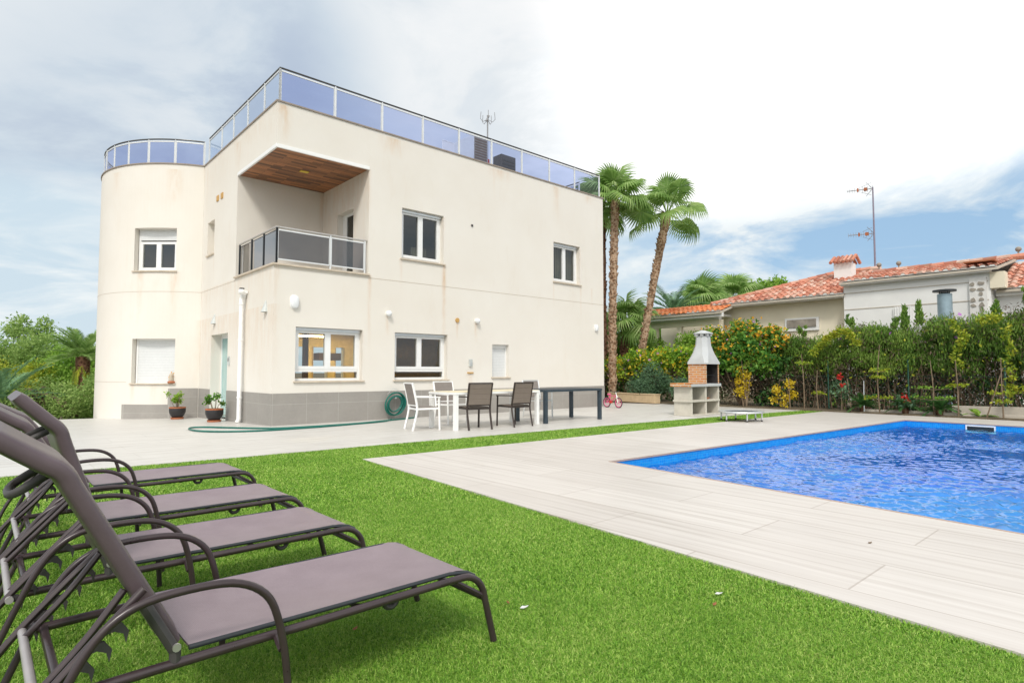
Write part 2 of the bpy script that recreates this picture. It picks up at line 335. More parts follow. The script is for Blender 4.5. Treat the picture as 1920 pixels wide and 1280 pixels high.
M['stonewhite'] = simple('white_mortar', (0.72, 0.71, 0.69), 0.9)
M['rubble'] = simple('rubble_stone', (0.30, 0.27, 0.23), 0.9, var=0.35, vscale=4)

# ------------------------------------------------------------------ mesh builder
class MB:
    def __init__(s): s.v = []; s.f = []
    def add(s, verts, faces):
        o = len(s.v); s.v.extend([tuple(p) for p in verts]); s.f.extend([tuple(i+o for i in f) for f in faces])
    def box(s, x0, x1, y0, y1, z0, z1):
        s.add([(x0,y0,z0),(x1,y0,z0),(x1,y1,z0),(x0,y1,z0),(x0,y0,z1),(x1,y0,z1),(x1,y1,z1),(x0,y1,z1)],
              [(0,3,2,1),(4,5,6,7),(0,1,5,4),(1,2,6,5),(2,3,7,6),(3,0,4,7)]); return s
    def bar(s, a, b, w, h, up=(0,0,1)):
        a, b = Vector(a), Vector(b); d = (b-a).normalized(); up = Vector(up)
        if abs(d.dot(up)) > 0.98: up = Vector((0, 1, 0))
        x = d.cross(up).normalized(); y = x.cross(d).normalized()
        vs = []
        for p in (a, b):
            for i, j in ((-1,-1),(1,-1),(1,1),(-1,1)): vs.append(p + x*(i*w/2) + y*(j*h/2))
        s.add(vs, [(0,3,2,1),(4,5,6,7),(0,1,5,4),(1,2,6,5),(2,3,7,6),(3,0,4,7)]); return s
    def tube(s, pts, r, n=8, closed=False, flat=1.0):
        P = [Vector(p) for p in pts]; m = len(P)
        rr = r if isinstance(r, (list, tuple)) else [r]*m
        T = []
        for i in range(m):
            if closed: t = P[(i+1) % m]-P[i-1]
            else: t = P[min(i+1, m-1)]-P[max(i-1, 0)]
            T.append(t.normalized() if t.length > 1e-9 else Vector((0,0,1)))
        ref = Vector((0,0,1)) if abs(T[0].z) < 0.9 else Vector((0,1,0))
        x = T[0].cross(ref).normalized(); vs = []
        for i in range(m):
            x = (x - T[i]*x.dot(T[i])).normalized(); y = T[i].cross(x)
            for k in range(n):
                a = 2*math.pi*k/n; vs.append(P[i] + x*(math.cos(a)*rr[i]) + y*(math.sin(a)*rr[i]*flat))
        fs = []
        for i in range(m if closed else m-1):
            a, b = i*n, ((i+1) % m)*n
            for k in range(n): fs.append((a+k, a+(k+1) % n, b+(k+1) % n, b+k))
        if not closed: fs.append(tuple(range(n-1, -1, -1))); fs.append(tuple((m-1)*n+k for k in range(n)))
        s.add(vs, fs); return s
    def lathe(s, prof, n=20, c=(0,0,0), cap=True):
        vs = []; m = len(prof)
        for r, z in prof:
            for k in range(n):
                a = 2*math.pi*k/n; vs.append((c[0]+r*math.cos(a), c[1]+r*math.sin(a), c[2]+z))
        fs = []
        for i in range(m-1):
            for k in range(n): fs.append((i*n+k, i*n+(k+1) % n, (i+1)*n+(k+1) % n, (i+1)*n+k))
        if cap: fs.append(tuple(range(n-1, -1, -1))); fs.append(tuple((m-1)*n+k for k in range(n)))
        s.add(vs, fs); return s
    def quad(s, a, b, c, d): s.add([a, b, c, d], [(0,1,2,3)]); return s
    def sphere(s, c, r, n=10, sz=1.0):
        prof = [(max(1e-4, r*math.sin(math.pi*i/n)), -r*sz*math.cos(math.pi*i/n)) for i in range(n+1)]
        return s.lathe(prof, n*2 if n < 10 else 16, c, cap=False)
    def build(s, name, mat, parent=None, smooth=None, bevel=0, M4=None):
        me = bpy.data.meshes.new(name); me.from_pydata(s.v, [], s.f); me.update()
        if mat is not None: me.materials.append(mat)
        if smooth:
            for p in me.polygons: p.use_smooth = True
            me.set_sharp_from_angle(angle=R(smooth if smooth is not True else 45))
        o = bpy.data.objects.new(name, me); COL.objects.link(o)
        if parent is not None: o.parent = parent
        if M4 is not None: o.matrix_local = M4
        if bevel:
            b = o.modifiers.new('bevel', 'BEVEL'); b.width = bevel; b.segments = 2; b.limit_method = 'ANGLE'
        return o
def np_mesh(name, V, F, mat, parent=None, M4=None, smooth=False):
    V = np.asarray(V, dtype=np.float32).reshape(-1, 3); F = np.asarray(F, dtype=np.int32)
    k = F.shape[1]
    me = bpy.data.meshes.new(name)
    me.vertices.add(len(V)); me.vertices.foreach_set('co', V.ravel())
    me.loops.add(F.size); me.loops.foreach_set('vertex_index', F.ravel())
    me.polygons.add(len(F)); me.polygons.foreach_set('loop_start', np.arange(0, F.size, k, dtype=np.int32))
    me.update(calc_edges=True); me.validate()
    if smooth: me.polygons.foreach_set('use_smooth', np.ones(len(F), dtype=bool))
    if mat: me.materials.append(mat)
    o = bpy.data.objects.new(name, me); COL.objects.link(o)
    if parent is not None: o.parent = parent
    if M4 is not None: o.matrix_local = M4
    return o
def tag(o, label=None, cat=None, group=None, kind=None):
    if label: o['label'] = label
    if cat: o['category'] = cat
    if group: o['group'] = group
    if kind: o['kind'] = kind
    return o
def empty(name, loc, rz=0.0):
    o = bpy.data.objects.new(name, None); COL.objects.link(o); o.location = loc; o.rotation_euler.z = rz
    o.empty_display_size = 0.2; return o
def copy_tree(o, parent=None):
    c = o.copy(); COL.objects.link(c)
    if parent is not None: c.parent = parent
    for ch in list(o.children): copy_tree(ch, c)
    return c
def arc(c, r, a0, a1, n, axis='xz'):
    out = []
    for i in range(n+1):
        a = R(a0+(a1-a0)*i/n)
        if axis == 'xz': out.append((c[0]+r*math.cos(a), c[1], c[2]+r*math.sin(a)))
    return out
def smooth_path(pts, k=6):
    """Catmull-Rom through points"""
    P = [Vector(p) for p in pts]; out = []
    for i in range(len(P)-1):
        p0, p1, p2, p3 = P[max(i-1, 0)], P[i], P[i+1], P[min(i+2, len(P)-1)]
        for j in range(k):
            t = j/k
            out.append(0.5*((2*p1)+(p2-p0)*t+(2*p0-5*p1+4*p2-p3)*t*t+(3*p1-p0-3*p2+p3)*t**3))
    out.append(P[-1]); return out

# ------------------------------------------------------------------ camera
cam = bpy.data.cameras.new('camera'); co_ = bpy.data.objects.new('camera', cam); COL.objects.link(co_)
cam.sensor_width = 36; cam.lens = 1116/1920*36; cam.clip_end = 2000; cam.clip_start = 0.05
co_.location = (0, 0, 1.15); co_.rotation_euler = (R(90)+math.atan(57/1116), 0, 0)
sc.camera = co_

# ------------------------------------------------------------------ sky and sun
w = bpy.data.worlds.new('World'); sc.world = w; w.use_nodes = True
nt = w.node_tree
for n in list(nt.nodes): nt.nodes.remove(n)
SUN_EL, SUN_AZ = 47, 183     # azimuth measured clockwise from +Y (north)
sky = N(nt, 'ShaderNodeTexSky'); sky.sky_type = 'NISHITA'; sky.sun_disc = False
sky.sun_elevation = R(SUN_EL); sky.sun_rotation = R(SUN_AZ); sky.air_density = 1.2; sky.dust_density = 1.0
tc = N(nt, 'ShaderNodeTexCoord'); D_ = tc.outputs['Generated']
sx = N(nt, 'ShaderNodeSeparateXYZ'); lk(nt, D_, sx.inputs[0])
den = mth(nt, 'ADD', mth(nt, 'MAXIMUM', sx.outputs[2], 0.0), 0.16)
cb = N(nt, 'ShaderNodeCombineXYZ')
lk(nt, mth(nt, 'DIVIDE', sx.outputs[0], den), cb.inputs[0]); lk(nt, mth(nt, 'DIVIDE', sx.outputs[1], den), cb.inputs[1])
n_big = noise(nt, cb.outputs[0], 0.75, 6, 0.55, 0.4)
n_mid = noise(nt, cb.outputs[0], 2.0, 7, 0.6, 0.3)
def blob(d, lo, hi):
    v = Vector(d).normalized(); dt = N(nt, 'ShaderNodeVectorMath'); dt.operation = 'DOT_PRODUCT'
    lk(nt, D_, dt.inputs[0]); dt.inputs[1].default_value = v
    wob = mth(nt, 'MULTIPLY_ADD', n_mid, 0.22, -0.11)
    mr = N(nt, 'ShaderNodeMapRange'); mr.interpolation_type = 'SMOOTHSTEP'
    mr.inputs['From Min'].default_value = math.cos(R(hi)); mr.inputs['From Max'].default_value = math.cos(R(lo))
    lk(nt, mth(nt, 'ADD', dt.outputs['Value'], mth(nt, 'MULTIPLY', wob, 0.6)), mr.inputs['Value']); return mr.outputs[0]
def pxdir(x, y):
    p = math.atan(57/1116); a = (x-960)/1116; b = -(y-640)/1116
    return (a, math.cos(p)-b*math.sin(p), math.sin(p)+b*math.cos(p))
br = mth(nt, 'MULTIPLY_ADD', n_big, 0.55, 0.42)                       # cloud brightness
br = mth(nt, 'ADD', br, mth(nt, 'MULTIPLY_ADD', n_mid, 0.5, -0.25))
br = mth(nt, 'ADD', br, mth(nt, 'MULTIPLY', blob(pxdir(1560, 180), 5, 30), 0.42))
br = mth(nt, 'ADD', br, mth(nt, 'MULTIPLY', blob(pxdir(60, -10), 3, 17), 0.40))
br = mth(nt, 'ADD', br, mth(nt, 'MULTIPLY', blob(pxdir(1000, 60), 4, 20), 0.18))
br = mth(nt, 'SUBTRACT', br, mth(nt, 'MULTIPLY', blob(pxdir(280, 270), 3, 22), 0.52))
br = mth(nt, 'SUBTRACT', br, mth(nt, 'MULTIPLY', blob(pxdir(1010, 270), 2, 11), 0.22))
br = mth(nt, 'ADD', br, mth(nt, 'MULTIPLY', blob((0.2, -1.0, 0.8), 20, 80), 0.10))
brc = ramp(nt, br, [(0.25, (0.45, 0.53, 0.65)), (0.50, (0.58, 0.66, 0.74)), (0.76, (0.76, 0.80, 0.83)), (1.0, (0.92, 0.92, 0.92))])
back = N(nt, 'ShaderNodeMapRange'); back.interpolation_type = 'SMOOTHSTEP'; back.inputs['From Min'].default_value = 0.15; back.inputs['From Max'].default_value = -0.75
lk(nt, sx.outputs[1], back.inputs['Value'])       # unseen sky behind the viewpoint, made brighter to light the visible faces
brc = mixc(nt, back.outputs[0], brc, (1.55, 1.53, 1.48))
brc = mixc(nt, 1.0, brc, mixc(nt, blob(pxdir(1560, 190), 4, 27), (1, 1, 1), (1.5, 1.5, 1.48)), 'MULTIPLY')
# bands near the horizon: white puffs between blue gaps
el = sx.outputs[2]
gap = mth(nt, 'MULTIPLY', blob(pxdir(1640, 430), 3, 24), 1.0)
bandlo = N(nt, 'ShaderNodeMapRange'); bandlo.interpolation_type = 'SMOOTHSTEP'
bandlo.inputs['From Min'].default_value = 0.30; bandlo.inputs['From Max'].default_value = 0.20
lk(nt, mth(nt, 'ADD', el, mth(nt, 'MULTIPLY_ADD', n_big, 0.12, -0.06)), bandlo.inputs['Value'])
puff = ramp(nt, noise(nt, cb.outputs[0], 1.5, 8, 0.6, 0.5), [(0.42, (0,)*3), (0.60, (1,)*3)])
clear = mth(nt, 'MULTIPLY', bandlo.outputs[0], mth(nt, 'SUBTRACT', 1.0, puff), clamp=True)
clear = mth(nt, 'MULTIPLY', clear, mth(nt, 'MULTIPLY_ADD', gap, 0.70, 0.12), clamp=True)
cl10 = mixc(nt, 1.0, brc, (9.0, 9.0, 9.0), 'MULTIPLY')
blue = mixc(nt, 0.72, sky.outputs[0], (2.3, 4.3, 6.8))
lowclouds = mixc(nt, bandlo.outputs[0], cl10, mixc(nt, puff, (5.7, 6.7, 7.3), (7.2, 7.7, 7.9)))
fin = mixc(nt, clear, lowclouds, blue)
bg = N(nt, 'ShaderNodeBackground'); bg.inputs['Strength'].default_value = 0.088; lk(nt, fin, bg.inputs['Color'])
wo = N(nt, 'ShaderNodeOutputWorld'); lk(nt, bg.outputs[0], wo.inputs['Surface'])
sun = bpy.data.lights.new('sun', 'SUN'); sun.energy = 1.5; sun.angle = R(11); sun.color = (1.0, 0.95, 0.87)
so = bpy.data.objects.new('sun', sun); COL.objects.link(so)
az, e_ = R(SUN_AZ), R(SUN_EL)
sd = Vector((math.sin(az)*math.cos(e_), math.cos(az)*math.cos(e_), math.sin(e_)))   # towards the sun
so.rotation_euler = sd.to_track_quat('Z', 'Y').to_euler(); so.location = (0, 0, 30)
vs = sc.view_settings; vs.view_transform = 'Standard'; vs.look = 'None'; vs.gamma = 1; vs.exposure = 0.43
try: vs.use_curve_mapping = False
except Exception: pass
sc.cycles.max_bounces = 10; sc.cycles.transparent_max_bounces = 16; sc.cycles.caustics_reflective = False; sc.cycles.caustics_refractive = False
sc.cycles.use_denoising = True

# ------------------------------------------------------------------ ground sheets (site coordinates)
def S(o, **k): o.matrix_world = SITE; return tag(o, **k)
P0, P1, P2, P3 = (1.40, -7.99), (11.92, -8.50), (11.70, -13.4), (0.78, -13.0)   # pool corners
def ring_with_hole(name, outer, mat, z, hole=(P0, P1, P2, P3)):
    m = MB(); o = [(*p, z) for p in outer]; h = [(*p, z) for p in hole]
    m.add(o+h, [(0,4,5,1),(1,5,6,2),(2,6,7,3),(3,7,4,0)]); return m.build(name, mat)
# outer/hole order: P0 near-left, P1 far-left, P2 far-right, P3 near-right
g = ring_with_hole('ground', [(-900, 900), (900, 900), (900, -900), (-900, -900)], M['ground'], -0.62); S(g, kind='structure')
DK = [(-0.844, -5.665), (13.72, -5.985), (13.30, -20.0), (-2.13, -20.0)]
m = MB(); z = 0.0
o4 = [(*p, z) for p in DK]; h4 = [(*p, z) for p in (P0, P1, P2, P3)]
m.add(o4+h4, [(0,4,5,1),(1,5,6,2),(2,6,7,3),(3,7,4,0)])
lo = [(p[0], p[1], -0.6) for p in o4]; m.add(o4+lo, [(0,1,5,4),(1,2,6,5),(2,3,7,6),(3,0,4,7)])
deck = m.build('pool_deck', M['deck']); S(deck, kind='structure')
# terrace: flat in front, falling gently beside the house
def tz(v): return -0.024*max(0.0, v)
m = MB()
edgeF = [(-12.0, -3.62), (-4.459, -4.212), (-2.14, -4.378), (-0.3, -4.42), (6.566, -4.72), (9.5, -4.95), (14.3, -5.40)]
cols = []
for (u, v) in edgeF:
    cols.append([(u, v), (u, -1.0), (u, 0.0), (u, 3.0), (u, 5.0), (u, 8.1 - 0.35*(u+2.1) if u < 0 else 12.0)])
for a, b in zip(cols[:-1], cols[1:]):
    for i in range(5):
        q = [a[i], b[i], b[i+1], a[i+1]]; m.add([(p[0], p[1], tz(p[1])) for p in q], [(0,1,2,3)])
for a, b in zip(cols[:-1], cols[1:]):
    for p, q in ((a[0], b[0]), (b[-1], a[-1])):
        m.add([(p[0], p[1], tz(p[1])), (q[0], q[1], tz(q[1])), (q[0], q[1], -0.62), (p[0], p[1], -0.62)], [(0,3,2,1)])
terr = m.build('terrace', M['terrace']); S(terr, kind='structure')
# turf backing
m = MB(); zl = -0.022
LF = edgeF[:-1]+[(14.25, -5.40)]
m.add([(u, v, zl) for u, v in LF] + [(14.25, -5.99, zl), (13.72, -5.985, zl), (-0.844, -5.665, zl), (-2.13, -20, zl), (-12, -20, zl)],
      [tuple(range(11, -1, -1))])
lb = m.build('lawn_base', M['lawn_base']); S(lb, kind='structure')
# planting bed behind the deck
m = MB(); m.box(13.74, 60, -30, 40, -0.6, 0.03)
m.build('planting_bed', M['ground']).matrix_world = SITE; tag(bpy.data.objects['planting_bed'], kind='structure')
# turf blades: denser near the viewpoint, over the whole lawn
def in_lawn(u, v):
    ue = np.array([p[0] for p in LF]); ve = np.array([p[1] for p in LF])
    front = np.interp(u, ue, ve)
    ul = np.interp(v, [-20, -5.665], [-2.13, -0.844])
    strip = (v > np.interp(u, [-0.844, 13.72], [-5.665, -5.985])) & (u < 14.2)
    left = (u < ul)
    return (v < front+0.01) & (u > -12) & (strip | left)
def blades(n_target, r0, r1, hgt, wid, seed):
    rg = np.random.default_rng(seed); acc = []
    while sum(len(a) for a in acc) < n_target:
        k = 400000
        ang = rg.uniform(R(-52), R(52), k)
        r = np.sqrt(rg.uniform(r0*r0, r1*r1, k))
        x, y = r*np.sin(ang), r*np.cos(ang)
        dx, dy = x-OX, y-OY
        u, v = CU*dx+SU*dy, -SU*dx+CU*dy
        ok = in_lawn(u, v); acc.append(np.stack([u[ok], v[ok]], 1))
        if sum(len(a) for a in acc) < 200: break
    p = np.concatenate(acc)[:n_target]; n = len(p)
    a = rg.uniform(0, 2*np.pi, n); h = hgt*rg.uniform(0.55, 1.15, n); wd = wid*rg.uniform(0.7, 1.3, n)
    lean = h*rg.uniform(0.15, 1.0, n); b = rg.uniform(0, 2*np.pi, n); b2 = b + rg.normal(0, 1.3, n)
    cx, sx_ = np.cos(a)*wd/2, np.sin(a)*wd/2
    z0 = np.full(n, -0.022); 
    v0 = np.stack([p[:,0]-sx_, p[:,1]+cx, z0], 1); v1 = np.stack([p[:,0]+sx_, p[:,1]-cx, z0], 1)
    v2 = np.stack([p[:,0]+np.cos(b)*lean*.5+sx_*.8, p[:,1]+np.sin(b)*lean*.5-cx*.8, z0+h*.7], 1)
    v3 = np.stack([p[:,0]+np.cos(b)*lean*.5-sx_*.8, p[:,1]+np.sin(b)*lean*.5+cx*.8, z0+h*.7], 1)
    v4 = np.stack([p[:,0]+np.cos(b)*lean*.5+np.cos(b2)*h*.55, p[:,1]+np.sin(b)*lean*.5+np.sin(b2)*h*.55, z0+h*rg.uniform(.55, 1.0, n)], 1)
    V = np.stack([v0, v1, v2, v3, v4], 1).reshape(-1, 3)
    base = (np.arange(n)*5)[:, None]
    F = np.concatenate([base+np.array([[0,1,2]]), base+np.array([[0,2,3]]), base+np.array([[3,2,4]])])
    return V, F
VV, FF, off = [], [], 0
for args in ((420000, 1.6, 3.2, .026, .0026, 1), (320000, 3.2, 5.5, .026, .0038, 2), (200000, 5.5, 9.5, .027, .0070, 3), (90000, 9.5, 20, .029, .0130, 4)):
    V, F = blades(*args); VV.append(V); FF.append(F+off); off += len(V)
lawn = np_mesh('lawn_grass', np.concatenate(VV), np.concatenate(FF), M['blades']); S(lawn, kind='stuff')

# ------------------------------------------------------------------ pool
pool = empty('swimming_pool', W(*P0, 0), TH)
tag(pool, 'large rectangular swimming pool lined with bright blue mosaic', 'swimming pool')
def rel(p, z): return (p[0]-P0[0], p[1]-P0[1], z)
m = MB(); zb = -1.5
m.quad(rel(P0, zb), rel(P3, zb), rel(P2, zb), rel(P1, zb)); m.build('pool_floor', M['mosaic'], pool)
m = MB(); c_ = [P0, P1, P2, P3]
for i in range(4):
    a, b = c_[i], c_[(i+1) % 4]; m.quad(rel(a, 0), rel(b, 0), rel(b, zb), rel(a, zb))
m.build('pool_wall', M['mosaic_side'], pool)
# thin reddish edge line under the coping
m = MB()
for i in range(4):
    a, b = Vector((*c_[i], 0)), Vector((*c_[(i+1) % 4], 0)); d = (b-a).normalized(); nrm = Vector((d.y, -d.x, 0))
    m.bar(Vector(rel(a, -0.006))+nrm*0.004, Vector(rel(b, -0.006))+nrm*0.004, 0.02, 0.022)
m.build('coping_edge', simple('coping_edge', (0.45, 0.34, 0.28), 0.6), pool)
d = Vector((P2[0]-P1[0], P2[1]-P1[1], 0)).normalized()
sk0 = Vector((P1[0], P1[1], 0))+d*1.22; sk1 = Vector((P1[0], P1[1], 0))+d*1.70; inw = Vector((-1, 0.04, 0))
def skp(t, z, o): p = sk0.lerp(sk1, t)+inw*o; return rel(p, z)
m = MB()
for z in (-0.045, -0.185): m.bar(skp(-0.06, z, .012), skp(1.06, z, .012), .024, .03)
for t in (-.03, 1.03): m.bar(skp(t, -0.03, .012), skp(t, -0.20, .012), .03, .024)
skm = m.build('skimmer_frame', M['white'], pool)
m = MB(); m.quad(skp(0, -.06, .006), skp(1, -.06, .006), skp(1, -.17, .006), skp(0, -.17, .006)); m.build('skimmer_mouth', M['dark'], skm)
# water with real wave relief
nu, nv = 720, 340; wz = -0.135
a_ = np.linspace(0, 1, nu)[:, None]; b_ = np.linspace(0, 1, nv)[None, :]
def bil(i): return P0[i]*(1-a_)*(1-b_)+P1[i]*a_*(1-b_)+P2[i]*a_*b_+P3[i]*(1-a_)*b_
uu, vv_ = bil(0), bil(1); zz = np.zeros_like(uu); patch = np.zeros_like(uu)
for k in range(7):
    lam = rng.uniform(2.2, 6.0); th = rng.uniform(0, 6.28); patch += np.sin(2*np.pi/lam*(uu*np.cos(th)+vv_*np.sin(th))+rng.uniform(0, 6.28))
patch = np.clip(0.85+patch*0.22, 0.30, 1.5)*np.clip(1.2-0.75*a_, 0.30, 1.1)        # livelier near the shallow end
for k in range(90):
    lam = 0.062*(5.5**rng.random()); th = rng.normal(0, 0.6)+0.35; ph = rng.uniform(0, 6.28)
    wob = 0.30*np.sin(uu*rng.uniform(.6, 2.2)+vv_*rng.uniform(.6, 2.2)+ph*2)
    zz += lam*0.0100*np.sin(2*np.pi/lam*(uu*np.cos(th)+vv_*np.sin(th))+ph+wob*2.5)
zz *= patch
V = np.stack([uu, vv_, wz+zz], -1).reshape(-1, 3)
ii = (np.arange(nu-1)[:, None]*nv+np.arange(nv-1)[None, :]).ravel()
wat = np_mesh('pool_water', V, np.stack([ii, ii+1, ii+nv+1, ii+nv], 1), M['water'], smooth=True); S(wat, kind='structure')

# ------------------------------------------------------------------ villa (all in house coordinates u, v, z)
H = 7.06
villa = empty('villa', W(0, 0, 0), TH)
tag(villa, 'two storey cream villa with rounded wing, corner balcony and glass roof railing', 'house')
body = MB()
def holed(mb, mp, a0, a1, z0, z1, holes, depth, inward):
    """plane skin with rectangular holes and reveals; mp(a,z)->point, inward = vector of the reveal"""
    A = sorted({a0, a1, *[h[0] for h in holes], *[h[1] for h in holes]}); A = [a for a in A if a0 <= a <= a1]
    Z = sorted({z0, z1, *[h[2] for h in holes], *[h[3] for h in holes]}); Z = [z for z in Z if z0 <= z <= z1]
    for i in range(len(A)-1):
        for j in range(len(Z)-1):
            ca, cz = (A[i]+A[i+1])/2, (Z[j]+Z[j+1])/2
            if any(h[0] < ca < h[1] and h[2] < cz < h[3] for h in holes): continue
            mb.quad(mp(A[i], Z[j]), mp(A[i+1], Z[j]), mp(A[i+1], Z[j+1]), mp(A[i], Z[j+1]))
    iv = Vector(inward)*depth
    for h in holes:
        if len(h) > 4 and h[4] == 0: continue
        c = [Vector(mp(h[0], h[2])), Vector(mp(h[1], h[2])), Vector(mp(h[1], h[3])), Vector(mp(h[0], h[3]))]
        for i in range(4):
            p, q = c[i], c[(i+1) % 4]; mb.quad(p, q, q+iv, p+iv)
fr = lambda a, z: (a, 0, z)
WA, WB, WC, WD, WS = (3.155, 4.435, 4.0, 5.295), (8.63, 9.86, 3.97, 5.23), (0.495, 2.11, 0.945, 2.145), (2.985, 4.58, 0.95, 2.13), (6.135, 6.76, 1.0, 1.93)
RU, RV, RZ0, RZ1 = 2.235, 2.60, 3.49, 6.09
holed(body, fr, 0, 11.05, -0.35, H, [WA, WB, WC, WD, WS, (0, RU, RZ0, RZ1, 0)], 0.22, (0, 1, 0))
lf = lambda a, z: (0, a, z)
DOOR = (3.10, 4.55, -0.35, 2.14); NI = (4.50, 5.14, 4.38, 5.32)
holed(body, lf, 0, 5.64, -0.35, H, [DOOR, NI, (0, RV, RZ0, RZ1, 0)], 0.30, (1, 0, 0))
# recess: inner walls
BD = (0.80, 1.72, 3.50, 5.27)
holed(body, lambda a, z: (RU, a, z), 0, RV, RZ0, RZ1, [BD], 0.22, (1, 0, 0))
body.quad((0, RV, RZ0), (RU, RV, RZ0), (RU, RV, RZ1), (0, RV, RZ1))
body.quad((0, 0, RZ0), (RU, 0, RZ0), (RU, RV, RZ0), (0, RV, RZ0))
# curved wing
cu, cv, RR = 0.95, 8.5, 3.03
def wing(ang, z, r=RR): return (cu+r*math.cos(R(ang)), cv+r*math.sin(R(ang)), z)
a_start = -108.3
WU = (-143.8, -121.0, 4.0, 5.225); WL = (-143.2, -120.2, 0.83, 2.08)
angs = sorted(set([a_start-2.0*i for i in range(1, 80)]+[a_start, -143.8, -121.0, -143.2, -120.2, -270.0]), reverse=True)
angs = [a for a in angs if a >= -270.0]
for a0, a1 in zip(angs[:-1], angs[1:]):
    am = (a0+a1)/2; zs = [-0.9]
    for h in (WL, WU):
        if h[0] < am < h[1]: zs += [h[2], h[3]]
    zs.append(H)
    for k in range(0, len(zs), 2):
        body.quad(wing(a1, zs[k]), wing(a0, zs[k]), wing(a0, zs[k+1]), wing(a1, zs[k+1]))
# flat openings set back into the curved wall
wing_frames = []
for h in (WU, WL):
    p0, p1 = Vector(wing(h[0], 0)), Vector(wing(h[1], 0)); d = (p1-p0).normalized(); nin = Vector((-d.y, d.x, 0))   # inwards
    if nin.dot(Vector((cu, cv, 0))-p0) < 0: nin = -nin
    back0, back1 = p0+nin*0.22, p1+nin*0.22
    for (o, b) in ((p0, back0), (p1, back1)):
        body.quad((o.x, o.y, h[2]), (o.x, o.y, h[3]), (b.x, b.y, h[3]), (b.x, b.y, h[2]))
    aa = [h[0]+(h[1]-h[0])*i/10 for i in range(11)]
    for z in (h[2], h[3]):
        pts = [wing(a, z) for a in aa]+[(back1.x, back1.y, z), (back0.x, back0.y, z)]
        body.add(pts, [tuple(range(13))])
    wing_frames.append((back0, back1, h))
# hidden sides, with openings in the back so daylight shows through the rooms
BK = [(1.5, 2.6, 0.5, 2.5), (3.2, 4.5, 0.5, 2.5), (4.95, 5.50, 0.9, 2.2), (5.75, 6.40, 0.9, 2.2), (6.75, 7.15, 0.9, 2.2), (8.2, 9.4, 0.5, 2.3)]
holed(body, lambda a, z: (a, cv+RR, z), cu, 11.05, -0.9, H, BK, 0.2, (0, -1, 0))
holed(body, lambda a, z: (11.05, a, z), 0, cv+RR, -0.9, H, [], 0.2, (-1, 0, 0))
walls = body.build('walls', M['wall'], villa)
m = MB(); pts = [(0.02, 0.02), (11.03, 0.02), (11.03, cv+RR-.02), (cu, cv+RR-.02)]+[wing(a, 0, RR-.02)[:2] for a in reversed(angs)]
m.add([(p[0], p[1], 6.85) for p in pts], [tuple(range(len(pts)))]); m.build('roof_slab', simple('roof_floor', (0.45, 0.40, 0.36), 0.9), villa)
# coping and floor joint
def path_front(off):
    p = [(11.05+off, cv+RR), (11.05+off, -off), (-off, -off), (-off, 5.62)]
    return p+[wing(a, 0, RR+off)[:2] for a in angs]
m = MB(); po, pi_ = path_front(0.025), path_front(-0.10)
for i in range(len(po)-1):
    for (zA, zB) in ((7.062, 7.095),):
        a, b, c, d = po[i], po[i+1], pi_[i+1], pi_[i]
        m.add([(*a, zA), (*b, zA), (*c, zA), (*d, zA), (*a, zB), (*b, zB), (*c, zB), (*d, zB)], [(3,2,1,0),(4,5,6,7),(0,1,5,4),(2,3,7,6)])
m.build('coping', M['coping'], villa)
jm = simple('joint', (0.57, 0.50, 0.42), 0.9)
m = MB()
def strip(mb, pts, z0, z1):
    for a, b in zip(pts[:-1], pts[1:]): mb.quad((*a, z0), (*b, z0), (*b, z1), (*a, z1))
m.box(0, 11.05, -.0035, -.001, 3.405, 3.417); m.build('floor_joint', jm, villa); m = MB(); m.box(-.0035, -.001, 2.62, 5.62, 3.405, 3.417)
strip(m, [wing(a, 0, RR+.003)[:2] for a in angs], 3.405, 3.417); m.build('floor_joint', jm, villa); m = MB(); strip(m, [wing(a, 0, RR+.003)[:2] for a in angs if a < -145], .86, .872)
m.build('floor_joint', jm, villa)
# grey tiled plinth
m = MB(); m.box(-.012, 11.06, -.014, -.001, -.3, .685); m.box(-.014, -.001, -.001, 3.09, -.3, .685); m.box(-.014, -.001, 4.56, 5.6, -.3, .685)
def wstrip(a0, a1, z1):
    aa = [a0+(a1-a0)*i/14 for i in range(15)]
    for p, q in zip(aa[:-1], aa[1:]):
        m.quad(wing(q, -.5, RR+.013), wing(p, -.5, RR+.013), wing(p, z1, RR+.013), wing(q, z1, RR+.013))
        m.quad(wing(q, z1, RR+.013), wing(p, z1, RR+.013), wing(p, z1, RR), wing(q, z1, RR))
    m.quad(wing(a1, -.5, RR), wing(a1, -.5, RR+.013), wing(a1, z1, RR+.013), wing(a1, z1, RR))
wstrip(a_start-.4, -123.0, .690); wstrip(-123.0, -148.6, .24)
m.build('plinth', M['plinth'], villa)
